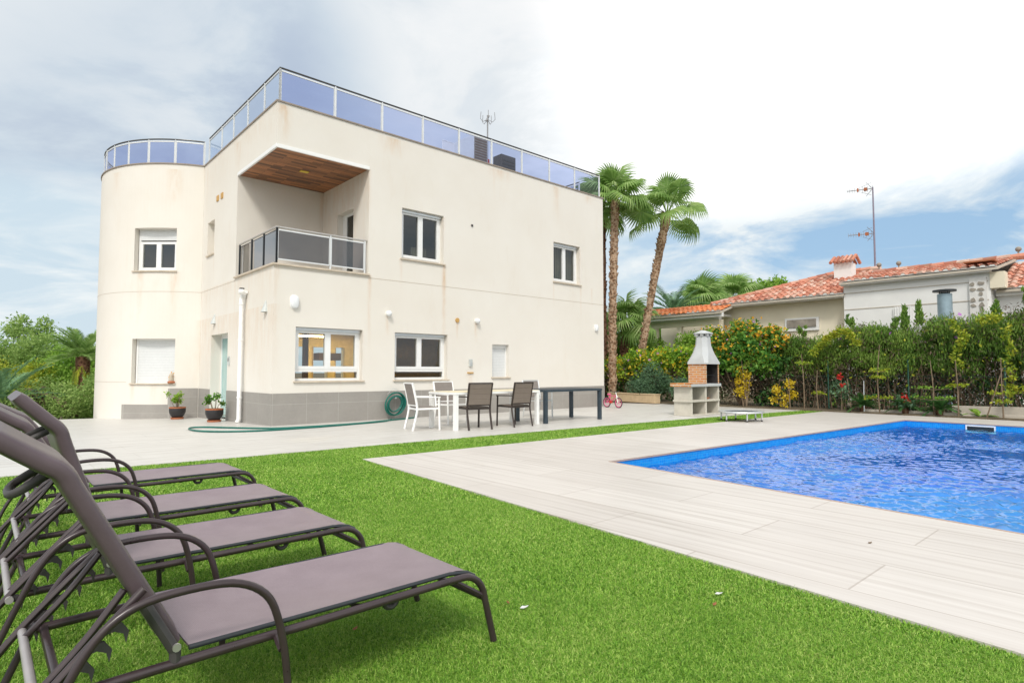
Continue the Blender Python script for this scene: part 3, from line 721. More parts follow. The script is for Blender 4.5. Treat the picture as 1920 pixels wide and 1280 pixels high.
# windows
def window(name_frame, a0, a1, z0, z1, mp, kind='double', lower=False, shut=0.0, glass='glass_dark', parent=villa):
    """mp(a, n, z): a along wall, n outwards from the glass plane"""
    t = 0.055; f = MB()
    def bx(x0, x1, za, zb, n0, n1):
        c = [mp(x, n, z) for z in (za, zb) for x, n in ((x0, n0), (x1, n0), (x1, n1), (x0, n1))]
        f.add(c, [(0,3,2,1),(4,5,6,7),(0,1,5,4),(1,2,6,5),(2,3,7,6),(3,0,4,7)])
    top = z1-shut
    bx(a0, a0+t, z0, z1, -.03, .04); bx(a1-t, a1, z0, z1, -.03, .04); bx(a0+t, a1-t, z0, z0+t, -.03, .04); bx(a0+t, a1-t, z1-t, z1, -.03, .04)
    panes = []
    zl = z0+t
    if lower:
        zl = z0+0.26; bx(a0+t, a1-t, zl-0.06, zl, -.03, .045); panes.append((a0+t, a1-t, z0+t, zl-.06))
    mid = (a0+a1)/2; s = .07
    segs = [(a0+t, mid), (mid, a1-t)] if kind == 'double' else [(a0+t, a1-t)]
    for x0, x1 in segs:
        bx(x0, x0+s, zl, top-t, -.02, .055); bx(x1-s, x1, zl, top-t, -.02, .055)
        bx(x0+s, x1-s, zl, zl+s, -.02, .055); bx(x0+s, x1-s, top-t-s, top-t, -.02, .055)
        panes.append((x0+s, x1-s, zl+s, top-t-s))
    fo = f.build('window', M['upvc'], parent)
    g = MB()
    for x0, x1, za, zb in panes: g.quad(mp(x0, .01, za), mp(x1, .01, za), mp(x1, .01, zb), mp(x0, .01, zb))
    g.build('pane', M[glass], fo)
    if shut:
        h = MB(); x0, x1 = a0+t, a1-t
        c = [mp(x, n, z) for z in (top-.02, z1-t) for x, n in ((x0, .03), (x1, .03), (x1, .062), (x0, .062))]
        h.add(c, [(0,3,2,1),(4,5,6,7),(0,1,5,4),(1,2,6,5),(2,3,7,6),(3,0,4,7)]); h.build('shutter', M['shutter'], fo)
    return fo
def mpF(off): return lambda a, n, z: (a, off-n, z)
def sill(x0, x1, z, par, mk=None):
    s = MB(); s.box(x0-.04, x1+.05, -.045, .21, z-.03, z+.004); s.build('sill', M['sill'], par, bevel=.004)
for h, lw in ((WA, False), (WB, False), (WC, True), (WD, True)):
    fo = window('window', h[0], h[1]-.0, h[2]+.006, h[3], mpF(.19), lower=lw, glass='glass_win' if h is WC else 'glass_dark'); sill(h[0], h[1], h[2], fo)
    if lw or h is WA or h is WB:
        b = MB(); b.box(h[0]+.01, h[1]-.01, .10, .14, h[3]-.07, h[3]-.004); b.build('shutter', M['alu'], fo)
f = MB(); x0, x1, z0, z1 = WS
f.box(x0, x0+.04, .12, .2, z0, z1); f.box(x1-.04, x1, .12, .2, z0, z1); f.box(x0, x1, .11, .125, z1-.1, z1)
fo = f.build('window', M['upvc'], villa); s = MB(); s.box(x0+.04, x1-.04, .14, .17, z0, z1-.1); s.build('shutter', M['shutter'], fo); sill(x0, x1, z0, fo)
for i, (b0, b1, h) in enumerate(wing_frames):
    d = (b1-b0).normalized(); L = (b1-b0).length; nout = Vector((d.y, -d.x, 0))
    if nout.dot(b0-Vector((cu, cv, 0))) < 0: nout = -nout
    mp = lambda a, n, z, b0=b0, d=d, nout=nout: tuple(b0+d*a+nout*n+Vector((0, 0, z)))
    if i == 0: fo = window('window', .02, L-.01, h[2], h[3], mp, shut=.30, glass='glass_win')
    else:
        f = MB()
        for (x0, x1, za, zb, n0, n1) in ((0.02, .07, h[2], h[3], 0, .05), (L-.06, L, h[2], h[3], 0, .05), (.07, L-.06, h[3]-.05, h[3], 0, .05)):
            c = [mp(x, n, z) for z in (za, zb) for x, n in ((x0, n0), (x1, n0), (x1, n1), (x0, n1))]
            f.add(c, [(0,3,2,1),(4,5,6,7),(0,1,5,4),(1,2,6,5),(2,3,7,6),(3,0,4,7)])
        fo = f.build('window', M['upvc'], villa)
        s = MB(); c = [mp(x, n, z) for z in (h[2], h[3]-.05) for x, n in ((.07, .012), (L-.06, .012), (L-.06, .035), (.07, .035))]
        s.add(c, [(0,3,2,1),(4,5,6,7),(0,1,5,4),(1,2,6,5),(2,3,7,6),(3,0,4,7)]); s.build('shutter', M['shutter'], fo)
    aa = [h[0]-.6+(h[1]-h[0]+1.2)*k/10 for k in range(11)]
    pts_o = [wing(a, 0, RR+.045)[:2] for a in aa]; pts_i = [wing(a, 0, RR-.02)[:2] for a in aa]; s = MB()
    for k in range(10):
        a, b, c, dd = pts_o[k], pts_o[k+1], pts_i[k+1], pts_i[k]; zA, zB = h[2]-.03, h[2]+.004
        s.add([(*a, zA), (*b, zA), (*c, zA), (*dd, zA), (*a, zB), (*b, zB), (*c, zB), (*dd, zB)], [(3,2,1,0),(4,5,6,7),(0,1,5,4),(2,3,7,6)])
    s.build('sill', M['sill'], fo)
# niche back and its small window
f = MB(); f.box(.26, .30, NI[0], NI[1], NI[2], NI[3]); f.build('niche_panel', M['wall'], villa)
s = MB(); s.box(-.04, .25, NI[0]-.03, NI[1]+.03, NI[2]-.03, NI[2]+.004); s.build('sill', M['sill'], villa)
# entrance door: aluminium frame, tall teal glass leaf
f = MB(); X = .26
for y0, y1, z0, z1 in ((3.10, 3.16, -.1, 2.14), (4.49, 4.55, -.1, 2.14), (3.16, 4.49, 2.05, 2.14), (3.80, 3.86, -.1, 2.05)): f.box(X, X+.06, y0, y1, z0, z1)
do = f.build('door', M['upvc'], villa)
s = MB(); s.box(X+.02, X+.035, 3.16, 3.80, -.06, 2.05); s.box(X+.02, X+.035, 3.86, 4.49, -.06, 2.05)
mt, ntt, outt = new_mat('teal_glass'); bsdf(ntt, outt, ramp(ntt, noise(ntt, objco(ntt, (1, 1, .5)), 1.6, 3), [(.3, (.22, .42, .42)), (.7, (.45, .62, .60))]), .12, 0, .6)
s.build('pane', mt, do)
s = MB(); s.tube([(X-.03, 3.30, .85), (X-.03, 3.30, 1.25)], .012); s.build('handle', M['steel'], do, smooth=True)
# balcony door on the side wall of the recess
f = MB(); X = RU+.17
for y0, y1, z0, z1 in ((.80, .87, 3.5, 5.27), (1.65, 1.72, 3.5, 5.27), (.87, 1.65, 5.2, 5.27), (.87, 1.65, 3.5, 3.6), (1.50, 1.65, 3.6, 5.2), (.87, .95, 3.6, 5.2)): f.box(X, X+.05, y0, y1, z0, z1)
do = f.build('balcony_door', M['upvc'], villa)
s = MB(); s.box(X+.02, X+.03, .95, 1.50, 3.6, 5.2); s.build('pane', M['glass_dark'], do)
# balcony soffit, trim and light
s = MB(); s.box(0.03, RU-.002, 0.03, RV-.002, RZ1-.03, RZ1-.004); sof = s.build('balcony_ceiling', M['soffit'], villa)
s = MB(); s.box(-.012, RU, -.014, .03, RZ1-.045, RZ1+.035); s.box(-.012, .03, .03, RV, RZ1-.045, RZ1+.035); s.build('trim', M['white'], sof)
s = MB(); s.box(1.02, 1.22, 1.15, 1.27, RZ1-.045, RZ1-.031); s.build('ceiling_light', M['yellow'], sof)
# balcony ledge
s = MB(); s.box(-.05, RU+.03, -.055, .10, RZ0-.03, RZ0+.012); s.box(-.05, .10, .10, RV+.03, RZ0-.03, RZ0+.012); s.build('balcony_ledge', M['sill'], villa, bevel=.004)
def rail_run(name, P, zb, zt, glassname, rmat, pmat, hr=.022, pw=.035, gap=.03, frame=.03, ext=None):
    rl = MB(); rl.tube([(*q, zt) for q in (ext or P)], hr, 8); ro = rl.build(name, rmat, villa, smooth=True)
    for (a, b) in P:
        q = MB(); q.box(a-pw/2, a+pw/2, b-pw/2, b+pw/2, zb, zt-.012); q.build('post', pmat, ro)
    for (a, b) in zip(P[:-1], P[1:]):
        a, b = Vector((*a, 0)), Vector((*b, 0)); d = (b-a).normalized(); a2, b2 = a+d*(pw/2+.012), b-d*(pw/2+.012)
        g = MB(); g.quad((a2.x, a2.y, zb+gap), (b2.x, b2.y, zb+gap), (b2.x, b2.y, zt-.075), (a2.x, a2.y, zt-.075))
        gp_ = g.build('glass_panel', M[glassname], ro); fm = MB()
        for z in (zb+gap-frame/2, zt-.075+frame/2): fm.bar((a2.x, a2.y, z), (b2.x, b2.y, z), frame, frame)
        for q_ in (a2, b2): fm.box(q_.x-.006, q_.x+.006, q_.y-.006, q_.y+.006, zb+gap-frame/2, zt-.075+frame/2)
        fm.build('panel_frame', pmat, ro)
    return ro
e = .07
# roof railing, front run / left run / wing run / hidden runs
pf = [(e, e)]+[(u, e) for u in (1.36, 2.60, 3.80, 4.98, 6.15, 7.34, 8.52, 9.70, 10.95)]
rail_run('roof_railing', pf, 7.095, 7.86, 'glass_blue', M['handrail'], M['alu_white'])
pl = [(e, e)]+[(e, v) for v in (1.0, 2.15, 3.25, 4.25, 5.45)]
rail_run('roof_railing', pl, 7.095, 7.86, 'glass_side', M['handrail'], M['alu_white'])
wa = [-108.6, -123.3, -137.9, -151.2, -164.1, -176, -188, -201, -214, -227, -240, -253, -268]
pwg = [wing(a, 0, RR-.06)[:2] for a in wa]
arcp = [wing(wa[0]+(wa[-1]-wa[0])*i/60, 0, RR-.06)[:2] for i in range(61)]
rail_run('roof_railing', pwg, 7.085, 7.80, 'glass_blue', M['handrail'], M['alu_white'], ext=arcp)
rail_run('roof_railing', [(10.98, 1.0+1.1*k) for k in range(0, 10)], 7.095, 7.86, 'glass_blue', M['handrail'], M['alu_white'])
# balcony railing
bl = [(e, e), (1.30, e), (2.17, e)]
rail_run('balcony_railing', bl, 3.52, 4.31, 'glass_smoke', M['steel'], M['alu_white'], hr=.024, gap=.10, frame=.03, ext=[(e, e), (2.225, e)])
bl2 = [(e, e), (e, .86), (e, 1.66), (e, 2.54)]
rail_run('balcony_railing', bl2, 3.52, 4.31, 'glass_smoke', M['steel'], M['dark'], hr=.024, gap=.03, frame=.012, ext=[(e, e), (e, 2.56)])
# downpipe with brackets
s = MB(); s.tube([(-.02, 1.78, 2.93), (-.09, 1.78, 2.93), (-.10, 1.78, 2.88), (-.10, 1.78, .05), (-.14, 1.78, -.03)], .052, 12)
dp = s.build('downpipe', M['white'], villa, smooth=True)
s = MB()
for z in (.55, 1.9, 2.75): s = MB(); s.tube([(-.10, 1.78, z-.02), (-.10, 1.78, z+.02)], .062, 12); s.build('bracket', M['white'], dp, smooth=True)
# vents in the wall
s = MB(); s.tube([(4.895, -.002, 2.54), (4.895, -.03, 2.54)], .062, 14); s.build('vent', M['vent'], villa, smooth=True)
for v_, z_ in ((4.24, 5.85), (3.86, 5.84)):
    s = MB(); s.box(-.02, 0.0, v_-.09, v_+.09, z_-.09, z_+.06); s.build('vent', M['vent'], villa)
s = MB(); s.tube([(5.39, -.002, 5.2), (5.39, -.02, 5.2)], .035, 10); s.build('vent', M['plastic'], villa, smooth=True)
# rooms
s = MB()
s.quad((.24, .25, 0.0), (10.9, .25, 0.0), (10.9, 11.3, 0.0), (.24, 11.3, 0.0)); s.build('room_floor', M['in_floor'], villa)
s = MB(); s.quad((.24, 2.62, 2.75), (10.9, 2.62, 2.75), (10.9, 11.4, 2.75), (.24, 11.4, 2.75)); s.quad((.24, .25, 2.74), (10.9, .25, 2.74), (10.9, 2.62, 2.74), (.24, 2.62, 2.74))
s.quad((2.25, .24, 3.2), (10.9, .24, 3.2), (10.9, 8, 3.2), (2.25, 8, 3.2))
s.build('room_ceiling', M['in_wall'], villa)
s = MB()
holed(s, lambda a, z: (a, 11.3, z), .3, 10.95, 0, 2.75, BK, .1, (0, -1, 0))
s.quad((2.9, .25, 0), (2.9, 1.6, 0), (2.9, 1.6, 2.75), (2.9, .25, 2.75)); s.quad((5.6, .25, 0), (5.6, 5, 0), (5.6, 5, 2.75), (5.6, .25, 2.75));
s.quad((4.55, 5.2, 0), (5.6, 5.2, 0), (5.6, 5.2, 2.75), (4.55, 5.2, 2.75))
s.quad((2.26, 3.4, 3.2), (10.9, 3.4, 3.2), (10.9, 3.4, 6.8), (2.26, 3.4, 6.8))
s.quad((7.2, .25, 3.2), (7.2, 3.4, 3.2), (7.2, 3.4, 6.8), (7.2, .25, 6.8))
s.build('partition', M['in_wall'], villa)
s = MB(); s.box(2.55, 2.75, 5.6, 5.75, 0, 2.75); s.box(3.95, 4.1, 7.8, 8.0, 0, 2.7); s.box(1.2, 2.3, 3.0, 3.5, 0, .95); s.box(2.9, 3.6, 4.2, 4.6, 1.5, 1.72)
s.build('interior_fittings', M['in_wood'], villa)
s = MB(); s.box(1.75, 2.75, 3.2, 3.30, 2.13, 2.17); s.build('room_emitter', M['lamp_and_fill'], villa)  # lit kitchen lamp
s = MB(); s.box(4.2, 7.4, 9.2, 9.6, 2.66, 2.70); s.build('room_emitter', M['lamp_and_fill'], villa)  # added emitter hidden by the lintel, brightens the back of the room
s = MB()
for k in range(24):
    x = 9.05+.04*k; s.box(x, x+.028, .34+.02*(k % 2), .36+.02*(k % 2), 3.9, 5.3)
for k in range(14): s.box(3.75+.035*k, 3.775+.035*k, .50+.02*(k % 2), .52+.02*(k % 2), 3.4, 4.45)
s.build('curtain', M['curtain'], villa)

# ------------------------------------------------------------------ fittings on the villa that could be lifted off
def fix(name, label, cat, u, v, z, rz=0.0, group=None):
    return tag(empty(name, W(u, v, z), TH+rz), label, cat, group)
def round_lamp(u, z, label):
    r = fix('wall_lamp', label, 'wall lamp', u, 0, z, 0, 'white lamps on the villa wall')
    s = MB(); s.tube([(0, 0, 0), (0, -.035, 0)], .06, 16); s.build('base', M['white'], r, smooth=True)
    s = MB(); s.sphere((0, -.07, 0), .072, 10); s.build('globe', M['lampglass'], r, smooth=80)
round_lamp(2.78, 2.578, 'round white lamp with a rust streak above the second ground floor window')
round_lamp(5.555, 2.552, 'round white lamp between ochre vent and the small shuttered window')
def oval_lamp(u, z, w, h, label):
    r = fix('wall_lamp', label, 'wall lamp', u, 0, z, 0, 'white lamps on the villa wall')
    s = MB(); prof = []
    for k in range(24):
        a = 2*math.pi*k/24; ca, sa = math.cos(a), math.sin(a)
        prof.append((w/2*math.copysign(abs(ca)**.7, ca), h/2*math.copysign(abs(sa)**.7, sa)))
    for sc_, y0, y1, nm, mt in ((1.0, 0, -.03, 'base', 'white'), (.9, -.03, -.085, 'diffuser', 'lampglass')):
        s = MB(); vs = [(x*sc_, y0, z_*sc_) for x, z_ in prof]+[(x*sc_*.97, y1+.02, z_*sc_*.97) for x, z_ in prof]+[(x*sc_*.7, y1, z_*sc_*.7) for x, z_ in prof]
        fs = [(k, (k+1) % 24, 24+(k+1) % 24, 24+k) for k in range(24)]+[(24+k, 24+(k+1) % 24, 48+(k+1) % 24, 48+k) for k in range(24)]+[tuple(range(48, 72))]
        s.add(vs, fs); s.build(nm, M[mt], r, smooth=50)
oval_lamp(0.45, 2.685, .20, .31, 'oval white bulkhead lamp near the corner above the kitchen window')
oval_lamp(10.637, 2.61, .15, .24, 'small oval white lamp by the far end of the villa wall')
def cone_lamp(v, z, label):
    r = fix('wall_lamp', label, 'wall lamp', 0, v, z, 0, 'grey cone lamps beside the entrance')
    s = MB(); vs = []; n = 12
    for i, (rad, zz) in enumerate(((.012, .14), (.09, -.12), (.08, -.12))):
        for k in range(n+1):
            a = R(90+180*k/n); vs.append((rad*1.25*math.cos(a), rad*math.sin(a), zz))
    fs = [(i*(n+1)+k, i*(n+1)+k+1, (i+1)*(n+1)+k+1, (i+1)*(n+1)+k) for i in range(2) for k in range(n)]
    s.add(vs, fs); s.build('shade', M['lampgrey'], r, smooth=50)
    s = MB(); s.box(-.02, .0, -.03, .03, -.10, .10); s.build('base', M['lampgrey'], r)
cone_lamp(.435, 2.585, 'grey cone wall lamp between downpipe and the near corner of the villa')
cone_lamp(4.25, 2.555, 'grey cone wall lamp directly above the entrance door')
r = fix('security_camera', 'white dome camera with black lens on top of the downpipe', 'camera', -.06, 1.66, 3.01)
s = MB(); s.sphere((-.08, 0, .02), .075, 10); s.build('housing', M['white'], r, smooth=80)
s = MB(); s.box(-.08, .05, -.05, .07, -.02, .05); s.build('bracket', M['white'], r, bevel=.01)
s = MB(); s.box(-.13, -.03, -.055, .045, .075, .105); s.build('lens', M['dark'], r, bevel=.01)
r = fix('intercom', 'small grey intercom panel beside the entrance door', 'intercom', 0, 2.93, 1.43)
s = MB(); s.box(-.03, 0, -.05, .05, -.11, .11); s.build('panel', M['lampgrey'], r, bevel=.005)
s = MB(); s.box(-.034, -.031, -.03, .03, -.02, .07); s.build('screen', M['plastic'], r)
r = fix('socket_box', 'small grey weatherproof socket box above a rusty bracket', 'socket', 5.345, 0, 1.40)
s = MB(); s.box(-.05, .05, -.05, 0, -.10, .10); s.build('box', M['lampgrey'], r, bevel=.008)
s = MB(); s.box(-.10, .10, -.03, 0, -.29, -.255); s.build('bracket', M['vent'], r)
s = MB(); s.box(-.035, .035, -.056, -.051, -.06, .02); s.build('cover', M['alu'], r, bevel=.004)
# roof equipment
r = fix('condenser_unit', 'air conditioning unit with dark louvred front behind the roof railing', 'air conditioner', 6.02, 0.75, 6.86)
s = MB(); s.box(0, .55, 0, 1.0, .02, 1.34); s.build('casing', M['alu_white'], r, bevel=.01)
s = MB(); s.box(.03, .52, -.012, 0, .1, 1.28); gr = s.build('grille', M['rubble'], r)
s = MB()
for k in range(14): s.box(.05, .50, -.02, -.013, .14+.08*k, .18+.08*k)
s.build('slats', simple('brown_slat', (.16, .10, .07), .6), gr)
r = fix('condenser_unit', 'low dark box unit on the roof right of the antenna', 'air conditioner', 7.2, 0.85, 6.86)
s = MB(); s.box(0, .60, 0, .4, .03, 1.06); s.build('casing', M['plastic'], r, bevel=.01)
s = MB()
for k in range(7): s.box(.06, .54, -.012, -.002, .2+.11*k, .25+.11*k)
s.build('grille', M['dark'], r)
s = MB(); s.box(.05, .15, .05, .35, 0, .03); s.box(.45, .55, .05, .35, 0, .03); s.build('feet', M['dark'], r)
r = fix('roof_antenna', 'grey television antenna with curled elements on the villa roof', 'antenna', 6.85, 1.1, 6.86)
s = MB(); s.tube([(0, 0, 0), (0, 0, 2.25)], .022, 8); s.build('mast', M['ant'], r, smooth=True)
s = MB()
for k in range(5):
    a = R(20+72*k); s.tube([(0, 0, 2.12), (.16*math.cos(a), .16*math.sin(a), 2.02), (.24*math.cos(a), .24*math.sin(a), 2.10), (.22*math.cos(a), .22*math.sin(a), 2.32)], .009, 5)
s.tube([(-.05, 0, 2.05), (.05, 0, 2.25)], .03, 6); s.build('elements', M['ant'], r, smooth=True)
s = MB(); s.box(-.04, .04, -.05, .03, .72, .85); s.build('amplifier', M['red'], r)
r = fix('roof_chair', 'pale folding chair back showing through the roof railing glass', 'chair', 5.25, 0.9, 6.86)
s = MB()
for x in (-.2, .2): s.tube([(x, 0, 0), (x, .05, .95)], .015, 6)
s.tube([(-.2, .05, .95), (.2, .05, .95)], .015, 6); s.tube([(-.2, -.4, 0), (-.2, -.4, .45), (-.2, 0, .45)], .015, 6); s.tube([(.2, -.4, 0), (.2, -.4, .45), (.2, 0, .45)], .015, 6); s.build('frame', M['white'], r, smooth=True)
s = MB(); s.box(-.19, .19, -.4, .0, .44, .46); s.box(-.19, .19, .02, .04, .6, .92); s.build('sling', M['white'], r)

# ------------------------------------------------------------------ sun loungers
def make_lounger(loc, back_ang, label, head_ang=38):
    r = empty('sun_lounger', loc, TH); tag(r, label, 'sun lounger', 'brown sun loungers in a row on the turf')
    z0 = .318
    def side_rail(y):
        p = [(-.30, y, .285), (-.05, y, .292), (.4, y, .295), (.85, y, .300), (1.02, y, .302)]
        p += arc((1.05, y, .182), .12, 90, 12, 7)[1:]
        return p+[(1.19, y, .12), (1.222, y, 0.0)]
    fr_ = MB()
    for y in (-.3, .3): fr_.tube(smooth_path(side_rail(y), 3), .0148, 10)
    fr_.tube([(1.172, -.3, .19), (1.172, .3, .19)], .013, 8); fr_.tube([(-.28, -.3, .285), (-.28, .3, .285)], .0135, 8); fr_.tube([(.62, -.285, .290), (.62, -.2, .270), (.62, .2, .270), (.62, .285, .290)], .010, 8)
    for y in (-.3, .3): fr_.tube([(1.02, y, .292), (1.168, y, .20)], .010, 6)
    frame = fr_.build('frame', M['frame'], r, smooth=True)
    for y in (-.285, .285): s = MB(); s.tube(arc((.73, y*.95, .285), .028, 180, 360, 8), .011, 8); s.build('bracket', M['plastic'], frame, smooth=True)
    # sling seat: slightly sagging sheet with hemmed sides
    nx, ny = 26, 10; s = MB(); vs = []
    for i in range(nx+1):
        t = i/nx; x = .03+1.09*t
        zz = z0+.006 if x < 1.03 else z0+.006-.5*(x-1.03)**2*6
        for j in range(ny+1):
            q = -1+2*j/ny; sag = -.026*(1-q*q)*math.sin(math.pi*min(1, t*1.02))
            vs.append((x, q*.278, zz+sag+(.004 if abs(q) > .95 else 0)))
    top = len(vs); vs += [(x, y, z-.006) for x, y, z in vs]
    fs = []
    for i in range(nx):
        for j in range(ny):
            a = i*(ny+1)+j; fs.append((a, a+ny+1, a+ny+2, a+1)); fs.append((top+a, top+a+1, top+a+ny+2, top+a+ny+1))
    s.add(vs, fs); seat = s.build('seat', M['sling'], r, smooth=60)
    s = MB()
    for y in (-.278, .278): s.tube([(.03, y, z0+.002), (.5, y, z0+.002), (1.0, y, z0+.004), (1.09, y, z0-.008), (1.13, y, z0-.03)], .0085, 8)
    s.build('hem', M['dark'], seat, smooth=True)
    # padded backrest, bent at the head
    A = R(back_ang); dx, dz = -math.cos(A), math.sin(A); B = R(head_ang); hx, hz = -math.cos(B), math.sin(B)
    L1, L2 = .60, .20
    prof = [(-.015, .335)]; prof.append((prof[0][0]+dx*L1*.5, prof[0][1]+dz*L1*.5)); prof.append((prof[0][0]+dx*(L1-.06), prof[0][1]+dz*(L1-.06)))
    bx_, bz_ = prof[0][0]+dx*L1, prof[0][1]+dz*L1; prof.append((bx_+.5*(dx+hx)*.0, bz_)); prof.append((bx_+hx*.06, bz_+hz*.06)); prof.append((bx_+hx*L2, bz_+hz*L2))
    pp = smooth_path([(x, 0, z) for x, z in prof], 5)
    th = .056; n = len(pp); s = MB(); vs = []; m_ = 28
    ring = []
    for k in range(m_):   # rounded section: wide in y, thin across
        a = 2*math.pi*(k+.5)/m_; ring.append((math.copysign(abs(math.cos(a))**.22, math.cos(a))*.275, math.copysign(abs(math.sin(a))**.45, math.sin(a))*th/2))
    for i, p in enumerate(pp):
        t = (pp[min(i+1, n-1)]-pp[max(i-1, 0)]).normalized(); nr = Vector((t.z, 0, -t.x))
        k_ = 1.0 if 0 < i < n-1 else .8
        for yy, tt in ring: vs.append(p+Vector((0, yy, 0))+nr*(tt*k_+.010))
    fs = [(i*m_+k, i*m_+(k+1) % m_, (i+1)*m_+(k+1) % m_, (i+1)*m_+k) for i in range(n-1) for k in range(m_)]
    fs += [tuple(range(m_-1, -1, -1)), tuple((n-1)*m_+k for k in range(m_))]
    s.add(vs, fs); back = s.build('backrest', M['pad'], r, smooth=70)
    s = MB()
    for y in (-.300, .300): s.tube([pp[0]+Vector((0, y, 0)), pp[3]+Vector((0, y, 0))], .016, 8); s.tube([(-.012, y, .30), (-.012, y, .345)], .016, 8)
    s.tube([pp[0]+Vector((0, -.3, 0)), pp[0]+Vector((0, .3, 0))], .013, 8); s.build('hinge', M['plastic'], back, smooth=True)
    s = MB()
    for y in (-.318, .318): s.tube([(-.012, y-.004, .345), (-.012, y+.004, .345)], .012, 10)
    s.build('bolt', M['steel'], back, smooth=True)
    # loop handle behind the head
    nr = Vector((-dz, 0, dx)) if False else Vector((-math.sin(A), 0, -math.cos(A)))
    c = Vector((bx_, 0, bz_)); s = MB()
    s.tube(smooth_path([c+Vector((0, -.10, 0))+nr*.02, c+Vector((-.02, -.09, -.02))+nr*.075, c+Vector((-.02, 0, -.025))+nr*.09, c+Vector((-.02, .09, -.02))+nr*.075, c+Vector((0, .10, 0))+nr*.02], 4), .013, 8)
    s.build('handle', M['plastic'], back, smooth=True)
    # armrest hoops that run down to the rear feet
    for y in (-.355, .355):
        s = MB()
        pts = [(.315, y, 0), (.298, y, .22), (.268, y, .372), (.228, y, .452), (.150, y, .502), (.04, y, .517), (-.10, y, .508), (-.185, y, .468), (-.245, y, .395), (-.30, y, .285), (-.365, y, .13), (-.42, y, .0)]
        s.tube(smooth_path(pts, 4), .0125, 10); am = s.build('armrest', M['frame'], r, smooth=True)
        s = MB(); s.tube([(.283, y, .262), (.283, y*.86, .292)], .011, 6); s.build('bracket', M['frame'], am, smooth=True); s = MB(); s.tube([(-.30, y, .285), (-.29, y*.86, .287)], .011, 6); s.build('bracket', M['frame'], am, smooth=True)
        # toothed ratchet bar
        yr = y*.90; s = MB(); s.tube(smooth_path([(-.10, yr, .535), (-.25, yr, .385), (-.40, yr, .215), (-.475, yr, .06), (-.49, yr, 0)], 4), .0125, 8)
        rb = s.build('leg', M['frame'], r, smooth=True)
        s = MB()
        for k in range(5):
            t = k/4; x, z = -.175-.155*t, .462-.165*t
            s.add([(x+a, yr+b, z+c_) for b in (-.007, .007) for a, c_ in ((-.012, .0), (.022, -.004), (.040, -.030), (.034, -.062), (.027, -.035), (.005, -.024), (-.020, -.030))],
                  [(0,1,2,5,6), (2,3,4,5), (13,12,9,8,7), (12,11,10,9), (0,7,8,1), (1,8,9,2), (2,9,10,3), (3,10,11,4), (4,11,12,5), (5,12,13,6), (6,13,7,0)])
        s.build('ratchet_teeth', M['plastic'], rb)
    # prop that holds the backrest
    q = Vector((-.012+dx*.22, 0, .34+dz*.22))
    for y in (-.235, .235): s = MB(); s.tube(smooth_path([q+Vector((-.02, y, -.015)), (-.225, y, .40), (-.335, y, .283)], 4), .0115, 8); pr = s.build('prop', M['frame'], r, smooth=True)
    s = MB(); s.tube([(-.335, -.345, .283), (-.335, .345, .283)], .0135, 12); s.build('crossbar', M['tube_grey'], r, smooth=True)
    return r
nearc = [(-.17, 2.55), (-.88, 3.31), (-1.48, 4.08), (-2.25, 5.10)]
info = [(62, 36, 'nearest brown sun lounger, its backrest leaning half way back'),
        (72, 45, 'second sun lounger from the camera, its backrest standing steepest of the row'),
        (59, 33, 'third sun lounger from the camera, its headrest just showing above the nearest one'),
        (53, 30, 'farthest sun lounger of the row, next to the pale terrace')]
for (x, y), (ba, ha, lab) in zip(nearc, info):
    hx_, hy_ = x-1.10*CU-SU*.3, y-1.10*SU+CU*.3
    make_lounger((hx_, hy_, -.004), ba, lab, ha)

# ------------------------------------------------------------------ dining furniture
def make_chair(metal, fabric, loc, rz, label, group):
    """faces +y locally"""
    r = empty('dining_chair', loc, rz); tag(r, label, 'chair', group)
    for x in (-.26, .26):
        s = MB(); s.tube(smooth_path([(x, -.32, 0), (x, -.26, .25), (x, -.235, .45), (x, -.285, .72), (x, -.335, .93)], 3), .024, 4); s.build('leg', metal, r)
        s = MB(); s.tube([(x, .24, 0), (x, .22, .64)], .024, 4); s.build('leg', metal, r)
        s = MB(); s.bar((x, -.27, .655), (x, .25, .645), .045, .022); s.build('armrest', metal, r, bevel=.005)
    s = MB(); s.bar((-.26, -.22, .415), (.26, -.22, .415), .025, .035); s.bar((-.26, .2, .425), (.26, .2, .425), .025, .035)
    for x in (-.25, .25): s.bar((x, -.22, .42), (x, .2, .425), .022, .035)
    s.build('seat_frame', metal, r); s = MB(); s.bar((-.26, -.335, .925), (.26, -.335, .925), .03, .025); s.bar((-.26, -.245, .485), (.26, -.245, .485), .022, .022)
    for x in (-.248, .248): s.bar((x, -.245, .485), (x, -.335, .925), .012, .012)
    s.build('back_frame', metal, r)
    s = MB(); s.box(-.24, .24, -.21, .21, .428, .452); s.build('seat', fabric, r, bevel=.008)
    s = MB(); zs = [.495, .60, .705, .81, .91]
    for a, b in zip(zs[:-1], zs[1:]):
        ya = np.interp(a, [.45, .72, .93], [-.235, -.285, -.335]); yb = np.interp(b, [.45, .72, .93], [-.235, -.285, -.335])
        s.add([(x, yy+dy, z) for dy in (.012, -.012) for (x, yy, z) in ((-.245, ya, a-.001), (.245, ya, a-.001), (.245, yb, b+.001), (-.245, yb, b+.001))],
              [(0,1,2,3),(7,6,5,4),(0,4,5,1),(1,5,6,2),(2,6,7,3),(3,7,4,0)])
    s.build('backrest', fabric, r, bevel=.008)
    return r
gch = 'outdoor chairs around the dining tables'
mtdk = simple('brown_metal', (.045, .032, .028), .4, .2)
make_chair(mtdk, M['chair_fabric'], W(2.84, -3.33), TH+R(-10), 'dark brown chair seen from behind beside the white table leg', gch)
make_chair(mtdk, M['chair_fabric'], W(3.90, -3.38), TH, 'dark brown chair seen from behind where the white and slate tables meet', gch)
